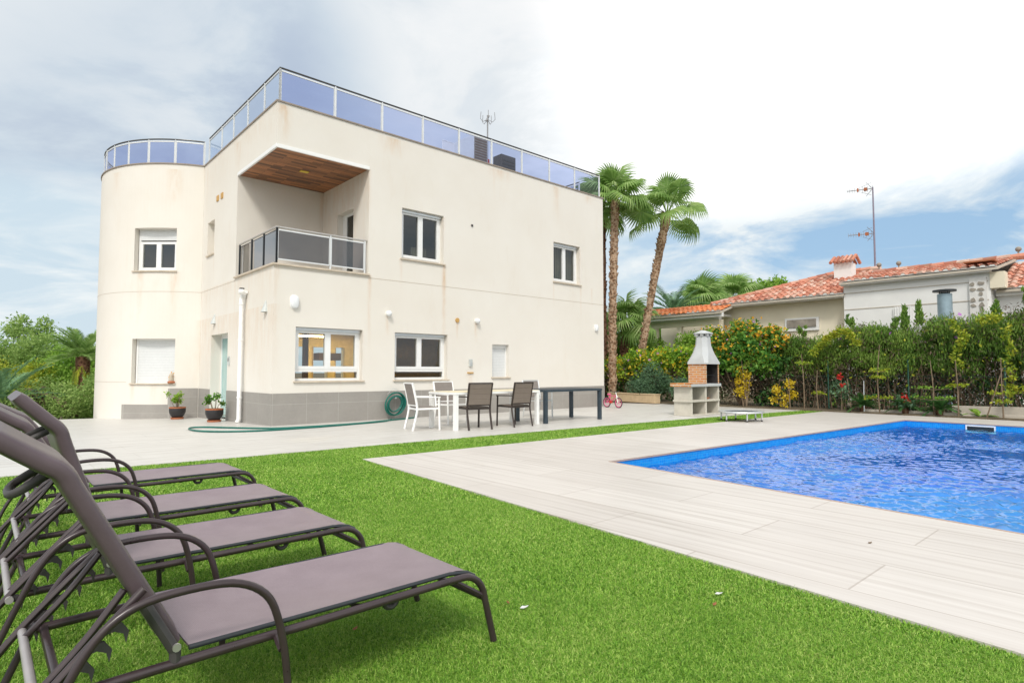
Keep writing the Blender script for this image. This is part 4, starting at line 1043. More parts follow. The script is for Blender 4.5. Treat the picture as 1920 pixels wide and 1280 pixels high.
make_chair(M['white'], M['chair_fabric_grey'], W(2.05, -2.74), TH+R(-90-14), 'white framed chair drawn up to the short end of the white table', gch)
make_chair(M['white'], M['chair_fabric_grey'], W(3.3, -1.95), TH+R(180), 'white framed chair behind the white table, under the window', gch)
make_chair(M['alu'], M['chair_fabric_grey'], W(6.05, -1.95), TH+R(176), 'grey framed chair behind the slate table, against the villa plinth', gch)
def table(name, label, u0, u1, v0, v1, mt, top, h=.745):
    r = empty(name, W((u0+u1)/2, (v0+v1)/2), TH); tag(r, label, 'table', 'dining tables on the terrace')
    a, b = (u1-u0)/2, (v1-v0)/2
    for x in (-a+.05, a-.05):
        for y in (-b+.05, b-.05): s = MB(); s.box(x-.04, x+.04, y-.04, y+.04, 0, h-.045); s.build('leg', mt, r, bevel=.004)
    s = MB(); s.box(-a, a, -b, b, h-.045, h); tp = s.build('tabletop', mt, r, bevel=.005)
    s = MB(); s.box(-a+.02, a-.02, -b+.02, b-.02, h+.001, h+.008); s.build('panel', top, tp)
    return r
table('dining_table', 'long white dining table with cream top between the chairs', 2.28, 4.60, -3.48, -2.55, M['white'], M['wood_top'])
table('dining_table', 'slate grey dining table with thick square legs, end to end with the white one', 4.72, 6.68, -3.53, -2.50, M['slate'], M['mat_grey'])

# ------------------------------------------------------------------ foliage tools
def leaf_cloud(centres, radii, n, size, seed, squash=(1, 1, 1), shell=.55, aspect=1.9, droop=0.0, up=0.0, upright=False):
    """n small folded leaves through a set of ellipsoid clumps -> (verts, tris)"""
    rg = np.random.default_rng(seed); C_ = np.asarray(centres, float); Rr = np.asarray(radii, float)
    wgt = Rr**2/np.sum(Rr**2); idx = rg.choice(len(C_), n, p=wgt)
    d = rg.normal(size=(n, 3)); d /= np.linalg.norm(d, axis=1, keepdims=True)
    rad = (shell+(1-shell)*rg.random(n))**.7*Rr[idx]*(1+.16*rg.normal(size=n))
    p = C_[idx]+d*rad[:, None]*np.asarray(squash)
    a = rg.normal(size=(n, 3)); a[:, 2] += up-droop
    if upright: a[:, :2] *= .35; a[:, 2] = np.abs(a[:, 2])+.8
    a /= np.linalg.norm(a, axis=1, keepdims=True)
    b = np.cross(a, rg.normal(size=(n, 3))); b /= np.linalg.norm(b, axis=1, keepdims=True)
    s = size*rg.uniform(.6, 1.35, n)
    L = (a*s[:, None]); Wd = b*(s/aspect/2)[:, None]
    nrm = np.cross(a, b)*(s*.12)[:, None]
    V = np.stack([p, p+L*.5+Wd+nrm, p+L, p+L*.5-Wd+nrm], 1).reshape(-1, 3)
    k = (np.arange(n)*4)[:, None]
    return V, np.concatenate([k+np.array([[0, 1, 2]]), k+np.array([[0, 2, 3]])])
def join_np(parts):
    VV, FF, o = [], [], 0
    for V, F in parts: VV.append(V); FF.append(F+o); o += len(V)
    return np.concatenate(VV), np.concatenate(FF)
def limbs(mb, base, tips, r0, r1, seed, wob=.15):
    rg = random.Random(seed); base = Vector(base)
    for t in tips:
        t = Vector(t); mid = base.lerp(t, .5)+Vector((rg.uniform(-wob, wob), rg.uniform(-wob, wob), rg.uniform(0, wob)))
        mb.tube(smooth_path([base, mid, t], 4), [r0+(r1-r0)*k/8 for k in range(9)], 6)
def tree(name, label, cat, loc, clumps, radii, n, size, mat, trunk_h, r0, group=None, **kw):
    r = empty(name, loc); tag(r, label, cat, group)
    V, F = leaf_cloud(clumps, radii, n, size, hash(label) % 9999 if False else sum(map(ord, label)), **kw)
    np_mesh('crown', V, F, mat, r)
    s = MB(); s.tube(smooth_path([(0, 0, -.6), (.05, .03, trunk_h*.5), (0, 0, trunk_h)], 4), [r0*(1-.05*k) for k in range(9)], 8)
    limbs(s, (0, 0, trunk_h*.9), [Vector(c)*.92 for c in clumps], r0*.5, r0*.15, 3)
    s.build('trunk', M['bark'], r, smooth=True); return r

# ------------------------------------------------------------------ pots, figurine, hose, bicycle, bench
def pot_plant(loc, label, seed, kind):
    r = empty('potted_plant', loc); tag(r, label, 'potted plant', 'potted plants by the entrance')
    s = MB(); s.lathe([(.12, .05), (.165, .10), (.20, .19), (.205, .26), (.195, .31), (.185, .31), (.18, .28), (.0005, .27)], 24, cap=False); pt = s.build('pot', M['pot'], r, smooth=50)
    s = MB(); s.lathe([(.196, .29), (.206, .30), (.206, .325), (.186, .325), (.18, .29)], 24, cap=False); s.build('rim', M['terracotta'], pt, smooth=40)
    s = MB(); s.lathe([(.0005, .004), (.15, .004), (.165, .05), (.15, .05), (.14, .02), (.0005, .02)], 24, cap=False); s.build('saucer', M['terracotta'], r, smooth=40)
    s = MB(); s.lathe([(.0005, .285), (.18, .285)], 20, cap=False); s.build('soil', M['soil'], pt)
    rg = random.Random(seed); s = MB(); tips = []
    for k in range(9 if kind == 0 else 7):
        a = rg.uniform(0, 6.28); q = rg.uniform(.04, .24); tips.append((q*math.cos(a)-(.06 if kind == 0 else 0), q*math.sin(a), rg.uniform(.42, .74)))
    if kind == 1: tips = [(t[0]*.5-.14, t[1], t[2]) for t in tips[:4]]+[(t[0]*.5+.15, t[1], t[2]-.02) for t in tips[4:]]
    for t in tips: s.tube(smooth_path([(t[0]*.25, t[1]*.25, .28), (t[0]*.6, t[1]*.6, .46), t], 3), .006, 5)
    s.build('stems', M['stem'], r)
    V, F = leaf_cloud(tips, [.085]*len(tips), 330, .058, seed, shell=.1, aspect=1.5); np_mesh('foliage', V, F, M['leaf_lantana'] if kind else M['leaf_boug'], r)
pot_plant(W(-.62, 5.22, tz(5.2)), 'bushy jade plant in a dark pot against the curved wall', 4, 0)
pot_plant(W(-.34, 2.85, tz(2.9)), 'two stemmed plant in a dark pot beside the entrance door', 9, 1)
p = wing(-121.6, .835, RR+.01); r = empty('garden_figurine', W(*p), TH); tag(r, 'small cream and terracotta figurine on the ground floor sill of the rounded wing', 'figurine')
s = MB(); s.lathe([(.0005, 0), (.085, 0), (.10, .03), (.08, .06), (.0005, .06)], 14, cap=False); s.build('base', M['terracotta'], r, smooth=50)
s = MB(); s.lathe([(.05, .05), (.075, .10), (.05, .17), (.065, .20), (.055, .25), (.02, .28), (.0005, .285)], 14, cap=False); s.build('body', M['sill'], r, smooth=50)
V, F = leaf_cloud([(0, 0, .16), (.03, .02, .24)], [.07, .05], 60, .05, 3, shell=.3); np_mesh('flowers', V, F, M['fl_orange'], r)
# hose
r = empty('garden_hose', W(2.9, -.1, 0), TH); tag(r, 'green garden hose coiled at the villa wall and trailing along the terrace', 'garden hose')
pts = []
for k in range(6*16+6):
    a = 2*math.pi*k/16; rr_ = .20+.05*math.sin(k*.13+1); pts.append((.02+rr_*1.05*math.cos(a)+.03*math.sin(k*.4), -.03-.012*(k//16), .36+rr_*1.15*math.sin(a)))
hp = [(u-2.9, v+.1, .018) for u, v in ((2.72, -.32), (2.3, -.70), (1.3, -.93), (.3, -1.06), (-.55, -1.05), (-1.15, -.78), (-1.47, -.35), (-1.52, .2), (-1.40, .52), (-1.15, .45), (-.75, -.10), (-.2, -.72), (.6, -.86), (1.6, -.80), (2.3, -.60), (3.1, -.34), (3.45, -.20), (3.5, -.14))]
s = MB(); s.tube(smooth_path(pts, 2)+[], .016, 8); s.tube(smooth_path(hp+[(.62, -.05, .25), (.45, -.05, .42)], 6), .018, 8); s.build('hose', M['hose'], r, smooth=True)
s = MB(); s.tube([(.02, .08, .52), (.02, -.09, .52)], .025, 8); s.tube(smooth_path([(-.15, .02, .60), (-.05, -.05, .74), (.1, -.06, .70), (.2, -.02, .58)], 4), .006, 5); s.build('holder', M['alu'], r, smooth=True)
# bicycle of a child
r = empty('bicycle', W(10.62, -.70, 0), TH+R(-96)); tag(r, 'small pink child bicycle at the far corner of the villa', 'bicycle')
for x in (-.26, .26):
    s = MB(); s.tube([(x+.155*math.cos(2*math.pi*k/24), 0, .165+.155*math.sin(2*math.pi*k/24)) for k in range(24)], .016, 6, closed=True); wh = s.build('wheel', M['rubber'], r, smooth=True)
    s = MB(); s.tube([(x+.135*math.cos(2*math.pi*k/24), 0, .165+.135*math.sin(2*math.pi*k/24)) for k in range(24)], .012, 5, closed=True)
    for k in range(6): a = math.pi*k/6; s.tube([(x-.135*math.cos(a), 0, .165-.135*math.sin(a)), (x+.135*math.cos(a), 0, .165+.135*math.sin(a))], .003, 4)
    s.build('rim', M['pink'], wh)
s = MB()
for a, b in (((-.26, 0, .165), (-.08, 0, .18)), ((-.08, 0, .18), (-.14, 0, .40)), ((-.26, 0, .165), (-.13, 0, .36)), ((-.08, 0, .18), (.17, 0, .40)), ((-.13, 0, .36), (.17, 0, .40))): s.tube([a, b], .014, 6)
s.build('frame', M['pink'], r, smooth=True)
s = MB(); s.tube([(.26, -.03, .165), (.21, -.03, .33), (.17, 0, .40), (.14, 0, .50)], .012, 6); s.tube([(.26, .03, .165), (.21, .03, .33), (.17, 0, .40)], .012, 6); s.build('fork', M['white'], r, smooth=True)
s = MB(); s.tube([(.09, -.20, .53), (.14, -.06, .50), (.14, .06, .50), (.09, .20, .53)], .013, 6); s.build('handlebar', M['dark'], r, smooth=True)
s = MB(); s.sphere((-.15, 0, .42), .07, 8, .45); s.build('saddle', M['pink'], r, smooth=True)
s = MB(); s.box(-.12, -.04, -.04, .04, .14, .22); s.build('chain_guard', M['red'], r, bevel=.01)
r = empty('low_wall', W(13.75, .75, 0), TH); tag(r, 'low tan rendered wall edging the shrub bed behind the villa', 'low wall')
s = MB(); s.bar((.22, 1.3, .17), (-.22, -1.15, .17), .30, .30); s.build('block', M['bench'], r, bevel=.01)
s = MB(); s.bar((.22, 1.32, .335), (-.22, -1.17, .335), .34, .035); s.build('top', M['bench'], r, bevel=.008)

# ------------------------------------------------------------------ barbecue
r = empty('barbecue', W(9.12, -4.47, 0), TH); tag(r, 'cast concrete barbecue with orange brick firebox and tapering hood', 'barbecue')
D_b = .52; mid = .70; rt = 1.42
s = MB()
for x in (0.0, mid, rt-.07): s.box(x, x+.07, 0, D_b, 0, .76)
s.box(.07, mid, D_b-.05, D_b, 0, .76); s.box(mid+.07, rt-.07, D_b-.05, D_b, 0, .76)
s.box(-.02, rt+.02, -.03, D_b, 0.001, .03)
bs = s.build('base', M['bbq'], r, bevel=.008)
s = MB(); s.box(.07, mid, .02, D_b-.05, .36, .41); s.box(mid+.07, rt-.07, .02, D_b-.05, .36, .41); s.box(-.05, 0, -.02, D_b, .36, .41); s.box(0.0, rt, -.02, .02, .36, .41); s.build('shelf', M['bbq'], bs, bevel=.006)
s = MB(); s.box(-.07, rt+.03, -.05, D_b+.03, .76, .835); ct = s.build('worktop', M['bbq_hood'], r, bevel=.008)
s = MB(); s.box(-.12, -.072, -.05, D_b+.03, .765, .845); s.box(-.12, mid-.02, -.05, D_b+.03, .837, .855); s.build('tile_edge', M['brick'], ct)
fx0, fx1, fz0, fz1 = mid+.02, rt+.0, .836, 1.36
s = MB(); s.box(fx0, fx0+.06, 0, D_b, fz0, fz1); s.box(fx1-.06, fx1, 0, D_b, fz0, fz1); s.box(fx0+.06, fx1-.06, D_b-.06, D_b, fz0, fz1); fb = s.build('firebox', M['brick'], r)
s = MB(); s.box(fx0+.062, fx0+.068, 0.002, D_b-.066, fz0, fz1); s.box(fx1-.068, fx1-.062, 0.002, D_b-.066, fz0, fz1); s.box(fx0+.068, fx1-.068, D_b-.072, D_b-.066, fz0, fz1); s.build('lining', M['soot'], fb)
s = MB()
for k in range(14): s.tube([(fx0+.08+.038*k, .03, 1.06), (fx0+.08+.038*k, D_b-.09, 1.06)], .006, 5)
s.tube([(fx0+.07, .05, 1.06), (fx1-.07, .05, 1.06)], .007, 5); s.build('grill', M['dark'], fb)
cxh, cyh = (fx0+fx1)/2, D_b/2
def octa(hx, hy, z, ch=.30):
    c = ch
    return [(cxh+hx*a, cyh+hy*b, z) for a, b in ((-1, -1+2*c*.5), (-1+2*c*.5, -1), (1-2*c*.5, -1), (1, -1+2*c*.5), (1, 1-2*c*.5), (1-2*c*.5, 1), (-1+2*c*.5, 1), (-1, 1-2*c*.5))]
s = MB(); levels = [octa(.385, .32, 1.36, .22), octa(.385, .32, 1.40, .22), octa(.28, .24, 1.66, .45), octa(.205, .185, 1.87, .55), octa(.185, .17, 2.13, .58)]
vs = [p for L_ in levels for p in L_]; fs = [(i*8+k, i*8+(k+1) % 8, (i+1)*8+(k+1) % 8, (i+1)*8+k) for i in range(4) for k in range(8)]+[tuple(range(32, 40)), tuple(range(7, -1, -1))]
s.add(vs, fs); hd = s.build('hood', M['bbq_hood'], r, smooth=25)
s = MB(); 
for k in range(8):
    p = levels[4][k]; s.box(p[0]-.035, p[0]+.035, p[1]-.035, p[1]+.035, 2.128, 2.19)
vs = [q for L_ in (octa(.25, .23, 2.19, .5), octa(.25, .23, 2.215, .5), octa(.05, .05, 2.29, .5)) for q in L_]
s.add(vs, [(i*8+k, i*8+(k+1) % 8, (i+1)*8+(k+1) % 8, (i+1)*8+k) for i in range(2) for k in range(8)]+[tuple(range(16, 24)), tuple(range(7, -1, -1))]); s.build('chimney_cap', M['bbq_hood'], hd)
r2 = empty('brick_tray', W(9.12+1.02, -4.47+.25, .412), TH); tag(r2, 'short stack of orange tiles on the upper right shelf of the barbecue', 'tiles')
s = MB(); s.box(-.18, .12, -.10, .12, 0, .02); s.build('tile', M['terracotta'], r2, bevel=.003)
s = MB(); s.box(-.16, .14, -.12, .10, .021, .041); s.build('tile', M['terracotta'], r2, bevel=.003)
# trampoline
r = empty('trampoline', (5.42, 14.15, 0), R(10)); tag(r, 'small round trampoline with grey rim cover beside the barbecue', 'trampoline')
s = MB(); s.lathe([(.38, .225), (.40, .235), (.50, .228), (.515, .205), (.50, .195), (.40, .20), (.38, .225)], 36, cap=False); s.build('rim_cover', M['alu'], r, smooth=50)
s = MB(); s.lathe([(.0005, .222), (.385, .224)], 36, cap=False); s.build('mat', M['mat_grey'], r)
for k in range(6):
    a = R(60*k+15); s = MB(); s.tube([(.46*math.cos(a), .46*math.sin(a), .20), (.46*math.cos(a), .46*math.sin(a), .03)], .019, 8); lg = s.build('leg', M['alu'], r, smooth=True)
    s = MB(); s.tube([(.46*math.cos(a), .46*math.sin(a), .035), (.46*math.cos(a), .46*math.sin(a), 0)], .023, 8); s.build('rubber_foot', M['rubber'], lg, smooth=True)

# ------------------------------------------------------------------ palms
def fan_leaf(L, nseg, rg, droop, spread=300, tipdroop=.6):
    """leaf blade in local frame: petiole end at origin, pointing +x, z up"""
    V, F = [], []
    for k in range(nseg):
        a = R(-spread/2+spread*(k+.5)/nseg); da = R(spread/nseg)*.62
        l = L*(1-.16*abs(a)/R(150))*rg.uniform(.93, 1.03)
        def P(t, da_, lift):
            rr_ = l*t; x, y = rr_*math.cos(a+da_), rr_*math.sin(a+da_)
            z = -droop*L*.45*t*t-(tipdroop*L*max(0, t-.62)**1.5*1.6)+lift
            return (x, y, z)
        o = len(V)
        V += [(0, 0, 0), P(.62, -da*.8, -.012), P(.62, 0, .02), P(.62, da*.8, -.012), P(.84, -da*.34, -.01), P(.84, da*.34, -.01), P(1.0, rg.uniform(-.05, .05), -.05*L)]
        F += [(o, o+1, o+2), (o, o+2, o+3), (o+1, o+4, o+2), (o+2, o+4, o+5), (o+2, o+5, o+3), (o+4, o+6, o+5)]
    return np.array(V), np.array(F)
def fan_crown(n, L, pet, seed, lo=-45, hi=85, nseg=30):
    rg = random.Random(seed); parts = []; pm = MB()
    for i in range(n):
        el = R(lo+(hi-lo)*((i+.5)/n)**.85+rg.uniform(-8, 8)); az_ = i*2.39996+rg.uniform(-.25, .25)
        pl_ = pet*rg.uniform(.8, 1.15)*(1.0 if el < 1.0 else .8)
        d_ = Vector((math.cos(az_)*math.cos(el), math.sin(az_)*math.cos(el), math.sin(el)))
        sag = Vector((0, 0, -.18*pl_*math.cos(el))); tip = d_*pl_+sag
        pm.tube([d_*.08, d_*pl_*.55+sag*.2, tip], [.022, .016, .012], 5)
        dirn = (d_+Vector((0, 0, -.25-.25*math.cos(el)))).normalized()
        V, F = fan_leaf(L*rg.uniform(.85, 1.1), nseg, rg, droop=rg.uniform(.15, .5), spread=rg.uniform(240, 310), tipdroop=rg.uniform(.7, 1.3))
        X = dirn; Y = Vector((0, 0, 1)).cross(X); Y = Y.normalized() if Y.length > .05 else Vector((0, 1, 0)); Z = X.cross(Y)
        roll = rg.uniform(-.5, .5); Y2 = Y*math.cos(roll)+Z*math.sin(roll); Z2 = X.cross(Y2)
        Mx = np.array([X, Y2, Z2]); parts.append((V@Mx+np.array(tip), F))
    return join_np(parts), pm
def palm_trunk(path, r0, r1, seed, rings=60, boots=True):
    pts = smooth_path(path, 10); n = len(pts); rg = random.Random(seed)
    s = MB(); rad = [r0+(r1-r0)*(k/(n-1))+rg.uniform(-.015, .015) for k in range(n)]; s.tube(pts, rad, 12)
    if boots:
        for k in range(n-1):
            for j in range(14):
                a = rg.uniform(0, 6.28); t = rg.random(); c = pts[k].lerp(pts[k+1], t); rr_ = rad[k]
                o = Vector((math.cos(a), math.sin(a), 0)); tt = Vector((-o.y, o.x, 0)); ln = rg.uniform(.08, .20); wd = rg.uniform(.05, .10)
                p0 = c+o*(rr_-.02); s.add([p0-tt*wd, p0+tt*wd, p0+tt*wd*.5+Vector((0, 0, ln))+o*rg.uniform(.03, .09), p0-tt*wd*.5+Vector((0, 0, ln))+o*rg.uniform(.03, .09), p0+Vector((0, 0, ln*.8))-o*.02], [(0,1,2,3), (3,2,4), (1,4,2), (0,3,4)])
    return s
def fan_palm(label, path, r0, r1, n, L, pet, seed, trunk_mat='trunk_palm', lo=-45, leaf='palm_leaf', group=None, nseg=30):
    b = Vector(path[0]); r = empty('fan_palm', b); tag(r, label, 'palm tree', group)
    lp = [Vector(p)-b for p in path]
    palm_trunk(lp, r0, r1, seed).build('trunk', M[trunk_mat], r)
    (V, F), pm = fan_crown(n, L, pet, seed, lo=lo, nseg=nseg)
    cr = np_mesh('crown', V+np.array(lp[-1])+np.array([0, 0, .05]), F, M[leaf], r)
    pm.v = [tuple(Vector(v)+lp[-1]) for v in pm.v]; pm.build('petioles', M['leaf_boug'], cr)
    return r
gp = 'tall fan palms behind the villa'
fan_palm('tall straight fan palm beside the far corner of the villa', [(4.05, 24, -.6), (4.05, 24, 2.2), (4.12, 24, 5), (4.22, 24, 8.1)], .14, .155, 22, .82, 1.0, 5, lo=-18, group=gp)
fan_palm('tall leaning fan palm standing right of the straight one', [(5.35, 26, -.6), (5.75, 26, 2.4), (6.4, 26, 5.9), (6.86, 26, 8.1)], .125, .185, 18, .86, 1.25, 8, lo=-16, group=gp)
fan_palm('fan palm half hidden behind the roof corner of the villa', [(3.90, 25.6, -.6), (3.92, 25.6, 3), (3.92, 25.6, 8.4)], .16, .15, 20, .85, .9, 12, 'trunk_dark', group=gp)
fan_palm('short fan palm with dark red trunk between the two tall palms', [(5.10, 27.5, -.6), (5.18, 27.5, 1.8), (5.30, 27.5, 3.4)], .20, .19, 24, .85, .9, 15, 'trunk_dark', lo=-30)
def feather_frond(L, nl, ll, rg, arcdrop):
    V, F = [], []; pts = []
    for k in range(13):
        t = k/12; pts.append(Vector((L*t*(1-.12*t*t*arcdrop), 0, -arcdrop*L*.55*t*t)))
    for k in range(nl):
        t = .12+.88*k/nl; i = min(int(t*12), 11); f = t*12-i; p = pts[i].lerp(pts[i+1], f); d = (pts[i+1]-pts[i]).normalized(); up = Vector((-d.z, 0, d.x))
        l = ll*math.sin(math.pi*min(1, .18+.80*t))**.6
        for sg in (-1, 1):
            dr = (d*.75+Vector((0, sg, 0))*.8+up*rg.uniform(.1, .45)).normalized(); q = p+dr*l+Vector((0, 0, -.15*l)); wv = d*(.018+.012*ll)
            o = len(V); V += [p-wv, p+wv, p+dr*l*.6+wv*.8, q]; F += [(o, o+1, o+2), (o, o+2, o+3)]
    o = len(V)
    for k, p in enumerate(pts): wv = .02*(1-k/13); V += [p+Vector((0, -wv, 0)), p+Vector((0, wv, 0))]
    for k in range(12): a = o+2*k; F += [(a, a+1, a+3), (a, a+3, a+2)]
    return np.array([tuple(v) for v in V]), np.array(F)
def feather_crown(n, L, ll, seed, lo=-10, hi=80, nl=34, arcs=(.4, 1.0), az=None):
    rg = random.Random(seed); parts = []
    for i in range(n):
        el = R(lo+(hi-lo)*(i+.5)/n+rg.uniform(-8, 8)); a_z = (i*2.39996+rg.uniform(-.3, .3)) if az is None else rg.uniform(*az)
        V, F = feather_frond(L*rg.uniform(.85, 1.1), nl, ll, rg, rg.uniform(*arcs))
        X = Vector((math.cos(a_z)*math.cos(el), math.sin(a_z)*math.cos(el), math.sin(el))); Y = Vector((-math.sin(a_z), math.cos(a_z), 0)); Z = X.cross(Y)
        parts.append((V@np.array([X, Y, Z]), F))
    return join_np(parts)
def feather_palm(name, label, loc, th_, n, L, ll, seed, mat, rt=.25, group=None, **kw):
    r = empty(name, loc); tag(r, label, 'palm tree' if 'palm' in name else 'plant', group)
    V, F = feather_crown(n, L, ll, seed, **kw); np_mesh('crown', V+np.array([0, 0, th_]), F, M[mat], r)
    s = MB(); s.tube([(0, 0, -.6), (0, 0, th_*.5), (0, 0, th_)], [rt*1.05, rt, rt], 10); s.build('trunk', M['trunk_dark'], r, smooth=True); return r
feather_palm('date_palm', 'grey green date palm rising behind the neighbour roof, left of the fan palms', (10.9, 40, 0), 5.0, 26, 2.6, .55, 21, 'palm_leaf_grey', arcs=(.5, 1.0))
fan_palm('dense fan palm crown just behind the porch roof of the neighbour', [(13.2, 41, -.6), (13.2, 41, 5.9)], .3, .3, 30, 1.25, 1.1, 31, leaf='palm_leaf', group='fan palms behind the neighbour house')
fan_palm('bright fan palm crown behind the middle of the neighbour roof', [(16.9, 45, -.6), (16.9, 45, 6.6)], .3, .3, 30, 1.35, 1.2, 35, leaf='palm_leaf', group='fan palms behind the neighbour house')

# ------------------------------------------------------------------ trees
def clumpset(n, rx, ry, rz, cz, r, seed):
    rg = random.Random(seed); out, rad = [], []
    for i in range(n):
        a = rg.uniform(0, 6.28); q = math.sqrt(rg.random()); zz = rg.uniform(-1, 1)
        k = math.sqrt(max(.12, 1-zz*zz)); out.append((rx*q*k*math.cos(a), ry*q*k*math.sin(a), cz+rz*zz)); rad.append(r*rg.uniform(.6, 1.25))
    return out, rad
def bush_tree(name, label, cat, x, y, rx, rz, cz, n, size, mat, seed, nc=26, cr=.8, group=None, zb=0, th_=None, **kw):
    c, rd = clumpset(nc, rx, rx*.8, rz, cz, cr, seed)
    return tree(name, label, cat, (x, y, zb), c, rd, n, size, M[mat], th_ if th_ else max(.5, cz-.3), .14, group, **kw)
gl = 'trees beyond the terrace on the left'
bush_tree('broadleaf_tree', 'tall soft green tree with a sparse top, at the far left edge', 'tree', -23.6, 28.5, 2.8, 1.5, 1.1, 30000, .125, 'leaf_pine', 41, 34, .85, gl, th_=1.2)
c_, r_ = clumpset(9, .85, .7, .55, 3.25, .42, 43); tree('broadleaf_tree', 'open crowned tree poking above the trees on the left', 'tree', (-23.9, 29.5, 0), c_, r_, 1500, .17, M['leaf_pine'], 2.6, .09, gl)
bush_tree('broadleaf_tree', 'soft green tree between the open crowned tree and the rounded wing', 'tree', -21.2, 28.0, 2.4, 1.5, .7, 26000, .12, 'leaf_pine', 47, 30, .8, gl, th_=1.0)
bush_tree('broadleaf_tree', 'darker green tree behind the leaning backrests, left of the palm', 'tree', -18.6, 25.5, 1.6, 1.4, .5, 18000, .11, 'leaf_bright', 49, 24, .7, gl, th_=.9)
bush_tree('flowering_shrub', 'yellow flowering shrub low at the left edge', 'shrub', -19.9, 23.5, 1.7, .55, .85, 11000, .095, 'leaf_yellow', 52, 22, .5, zb=-.2)
bush_tree('shrub', 'dark green shrub at the terrace edge behind the loungers', 'shrub', -15.5, 19.5, 1.9, .8, -.1, 12000, .09, 'leaf_pine', 53, 26, .55)
bush_tree('shrub', 'mid green shrub at the foot of the rounded wing', 'shrub', -14.0, 20.6, 1.0, .8, .1, 8000, .09, 'leaf_pine', 54, 18, .45)
feather_palm('cycad', 'dark green feathery plant with arching fronds behind the sun loungers', (-16.0, 18.6, -.9), 1.0, 22, 1.9, .30, 55, 'palm_leaf_grey', rt=.2, arcs=(.3, .9), lo=0)
feather_palm('cycad', 'lower feathery plant just left of the tall backrest', (-17.6, 19.6, -.9), 1.1, 20, 1.8, .30, 56, 'palm_leaf_grey', rt=.2, arcs=(.3, .9), lo=0)
r = feather_palm('palm_tree', 'green palm with a yellow skirt of old fronds beside the rounded wing', (-15.35, 21.3, -.9), 2.6, 26, 1.35, .30, 57, 'palm_leaf', rt=.22, arcs=(.3, .9), lo=-5)
rgk = random.Random(4); parts = []
for i in range(26):
    V, F = feather_frond(1.2*rgk.uniform(.8, 1.1), 24, .26, rgk, .6); a = rgk.uniform(0, 6.28); el = R(rgk.uniform(-85, -55))
    X = Vector((math.cos(a)*math.cos(el), math.sin(a)*math.cos(el), math.sin(el))); Y = Vector((-math.sin(a), math.cos(a), 0)); parts.append((V@np.array([X, Y, X.cross(Y)]), F))
V, F = join_np(parts); np_mesh('old_fronds', V+np.array([0, 0, 2.55]), F, M['leaf_yellow'], r)
gr_ = 'bright trees between the palms'
bush_tree('broadleaf_tree', 'bright green tree behind the trunks of the tall palms', 'tree', 5.6, 30.5, 2.2, 1.6, 1.9, 22000, .135, 'leaf_bright', 61, 30, .8, gr_)
bush_tree('broadleaf_tree', 'bright green tree behind the leaning palm, left of the porch', 'tree', 8.2, 33.0, 2.0, 1.5, 1.7, 16000, .14, 'leaf_bright', 62, 26, .8, gr_)
bush_tree('broadleaf_tree', 'dark green tree low behind the short palm', 'tree', 4.3, 29.0, 1.1, 1.7, 1.6, 10000, .125, 'leaf_bright', 63, 18, .7, gr_)
bush_tree('broadleaf_tree', 'round green tree behind the roof at the right of the background palms', 'tree', 21.0, 48, 2.0, 1.0, 7.0, 7000, .3, 'leaf_bright', 64, 20, .8)
bush_tree('shrub', 'green shrub under the neighbour porch', 'shrub', 8.7, 27.5, 1.0, .6, 2.1, 2500, .14, 'leaf_bright', 65, 12, .45)

# ------------------------------------------------------------------ hedge and garden plants along the far boundary (site coordinates)
def site_empty(name, u, v, label, cat, group=None, z=0): return tag(empty(name, W(u, v, z), TH), label, cat, group)
def hedge_cloud(v0, v1, u0, u1, ztop, n, size, seed, zlo=1.1, **kw):
    rg = np.random.default_rng(seed); k = int(abs(v1-v0)*26)
    c = np.stack([rg.uniform(u0, u1, k), rg.uniform(v0, v1, k), np.zeros(k)], 1)
    c[:, 2] = zlo+(ztop(c[:, 1])-.42-zlo)*rg.random(k)**.7
    return leaf_cloud(c, np.full(k, .34)*rg.uniform(.7, 1.2, k), n, size, seed, shell=.2, **kw)
hz = lambda v: np.interp(v, [-14, -11, -10.2, -9.2, -8.2, -6.4, -6.0, -4.4], [3.3, 3.25, 3.0, 2.75, 2.66, 2.6, 2.48, 2.50])+.10*np.sin(v*2.7)
r = site_empty('conifer_hedge', 14.9, -9.2, 'long clipped cypress hedge with bare brown base along the pool side', 'hedge')
parts = [hedge_cloud(-14.5+9.2, -4.4+9.2, -.25, .65, lambda v: hz(v-9.2), 120000, .10, 71, upright=True, aspect=4.2), hedge_cloud(-14.5+9.2, -4.4+9.2, .1, .7, lambda v: hz(v-9.2), 16000, .10, 72, zlo=.25, upright=True, aspect=3.0)]
rgs = random.Random(5)
sp = [leaf_cloud([(rgs.uniform(-.1, .5), vv, hz(vv-9.2)-.12+.08*q) for q in range(4)], [.09-.015*q for q in range(4)], 200, .11, int(abs(vv)*100)+7, upright=True, aspect=3) for vv in (-3.9, -2.8, -1.2, -.6, 1.66, 2.9, 4.3)]
sp += [leaf_cloud([(-.05, vv, hz(vv-9.2)-.15+.075*q) for q in range(8)], [.105-.008*q for q in range(8)], 420, .11, 700+int(vv*10), upright=True, aspect=3) for vv in (1.40, 1.05)]
V, F = join_np(parts+sp); np_mesh('foliage', V, F, M['leaf_conifer'], r)
s = MB(); rg = random.Random(77)
for k in range(260):
    v = rg.uniform(-5.3, 4.8); u = rg.uniform(-.2, .5); h = rg.uniform(.8, 1.7); s.tube([(u, v, 0), (u+rg.uniform(-.12, .12), v+rg.uniform(-.15, .15), h*.5), (u+rg.uniform(-.2, .2), v+rg.uniform(-.25, .25), h)], [rg.uniform(.008, .025), .010, .004], 4)
s.build('trunks', M['bark'], r)
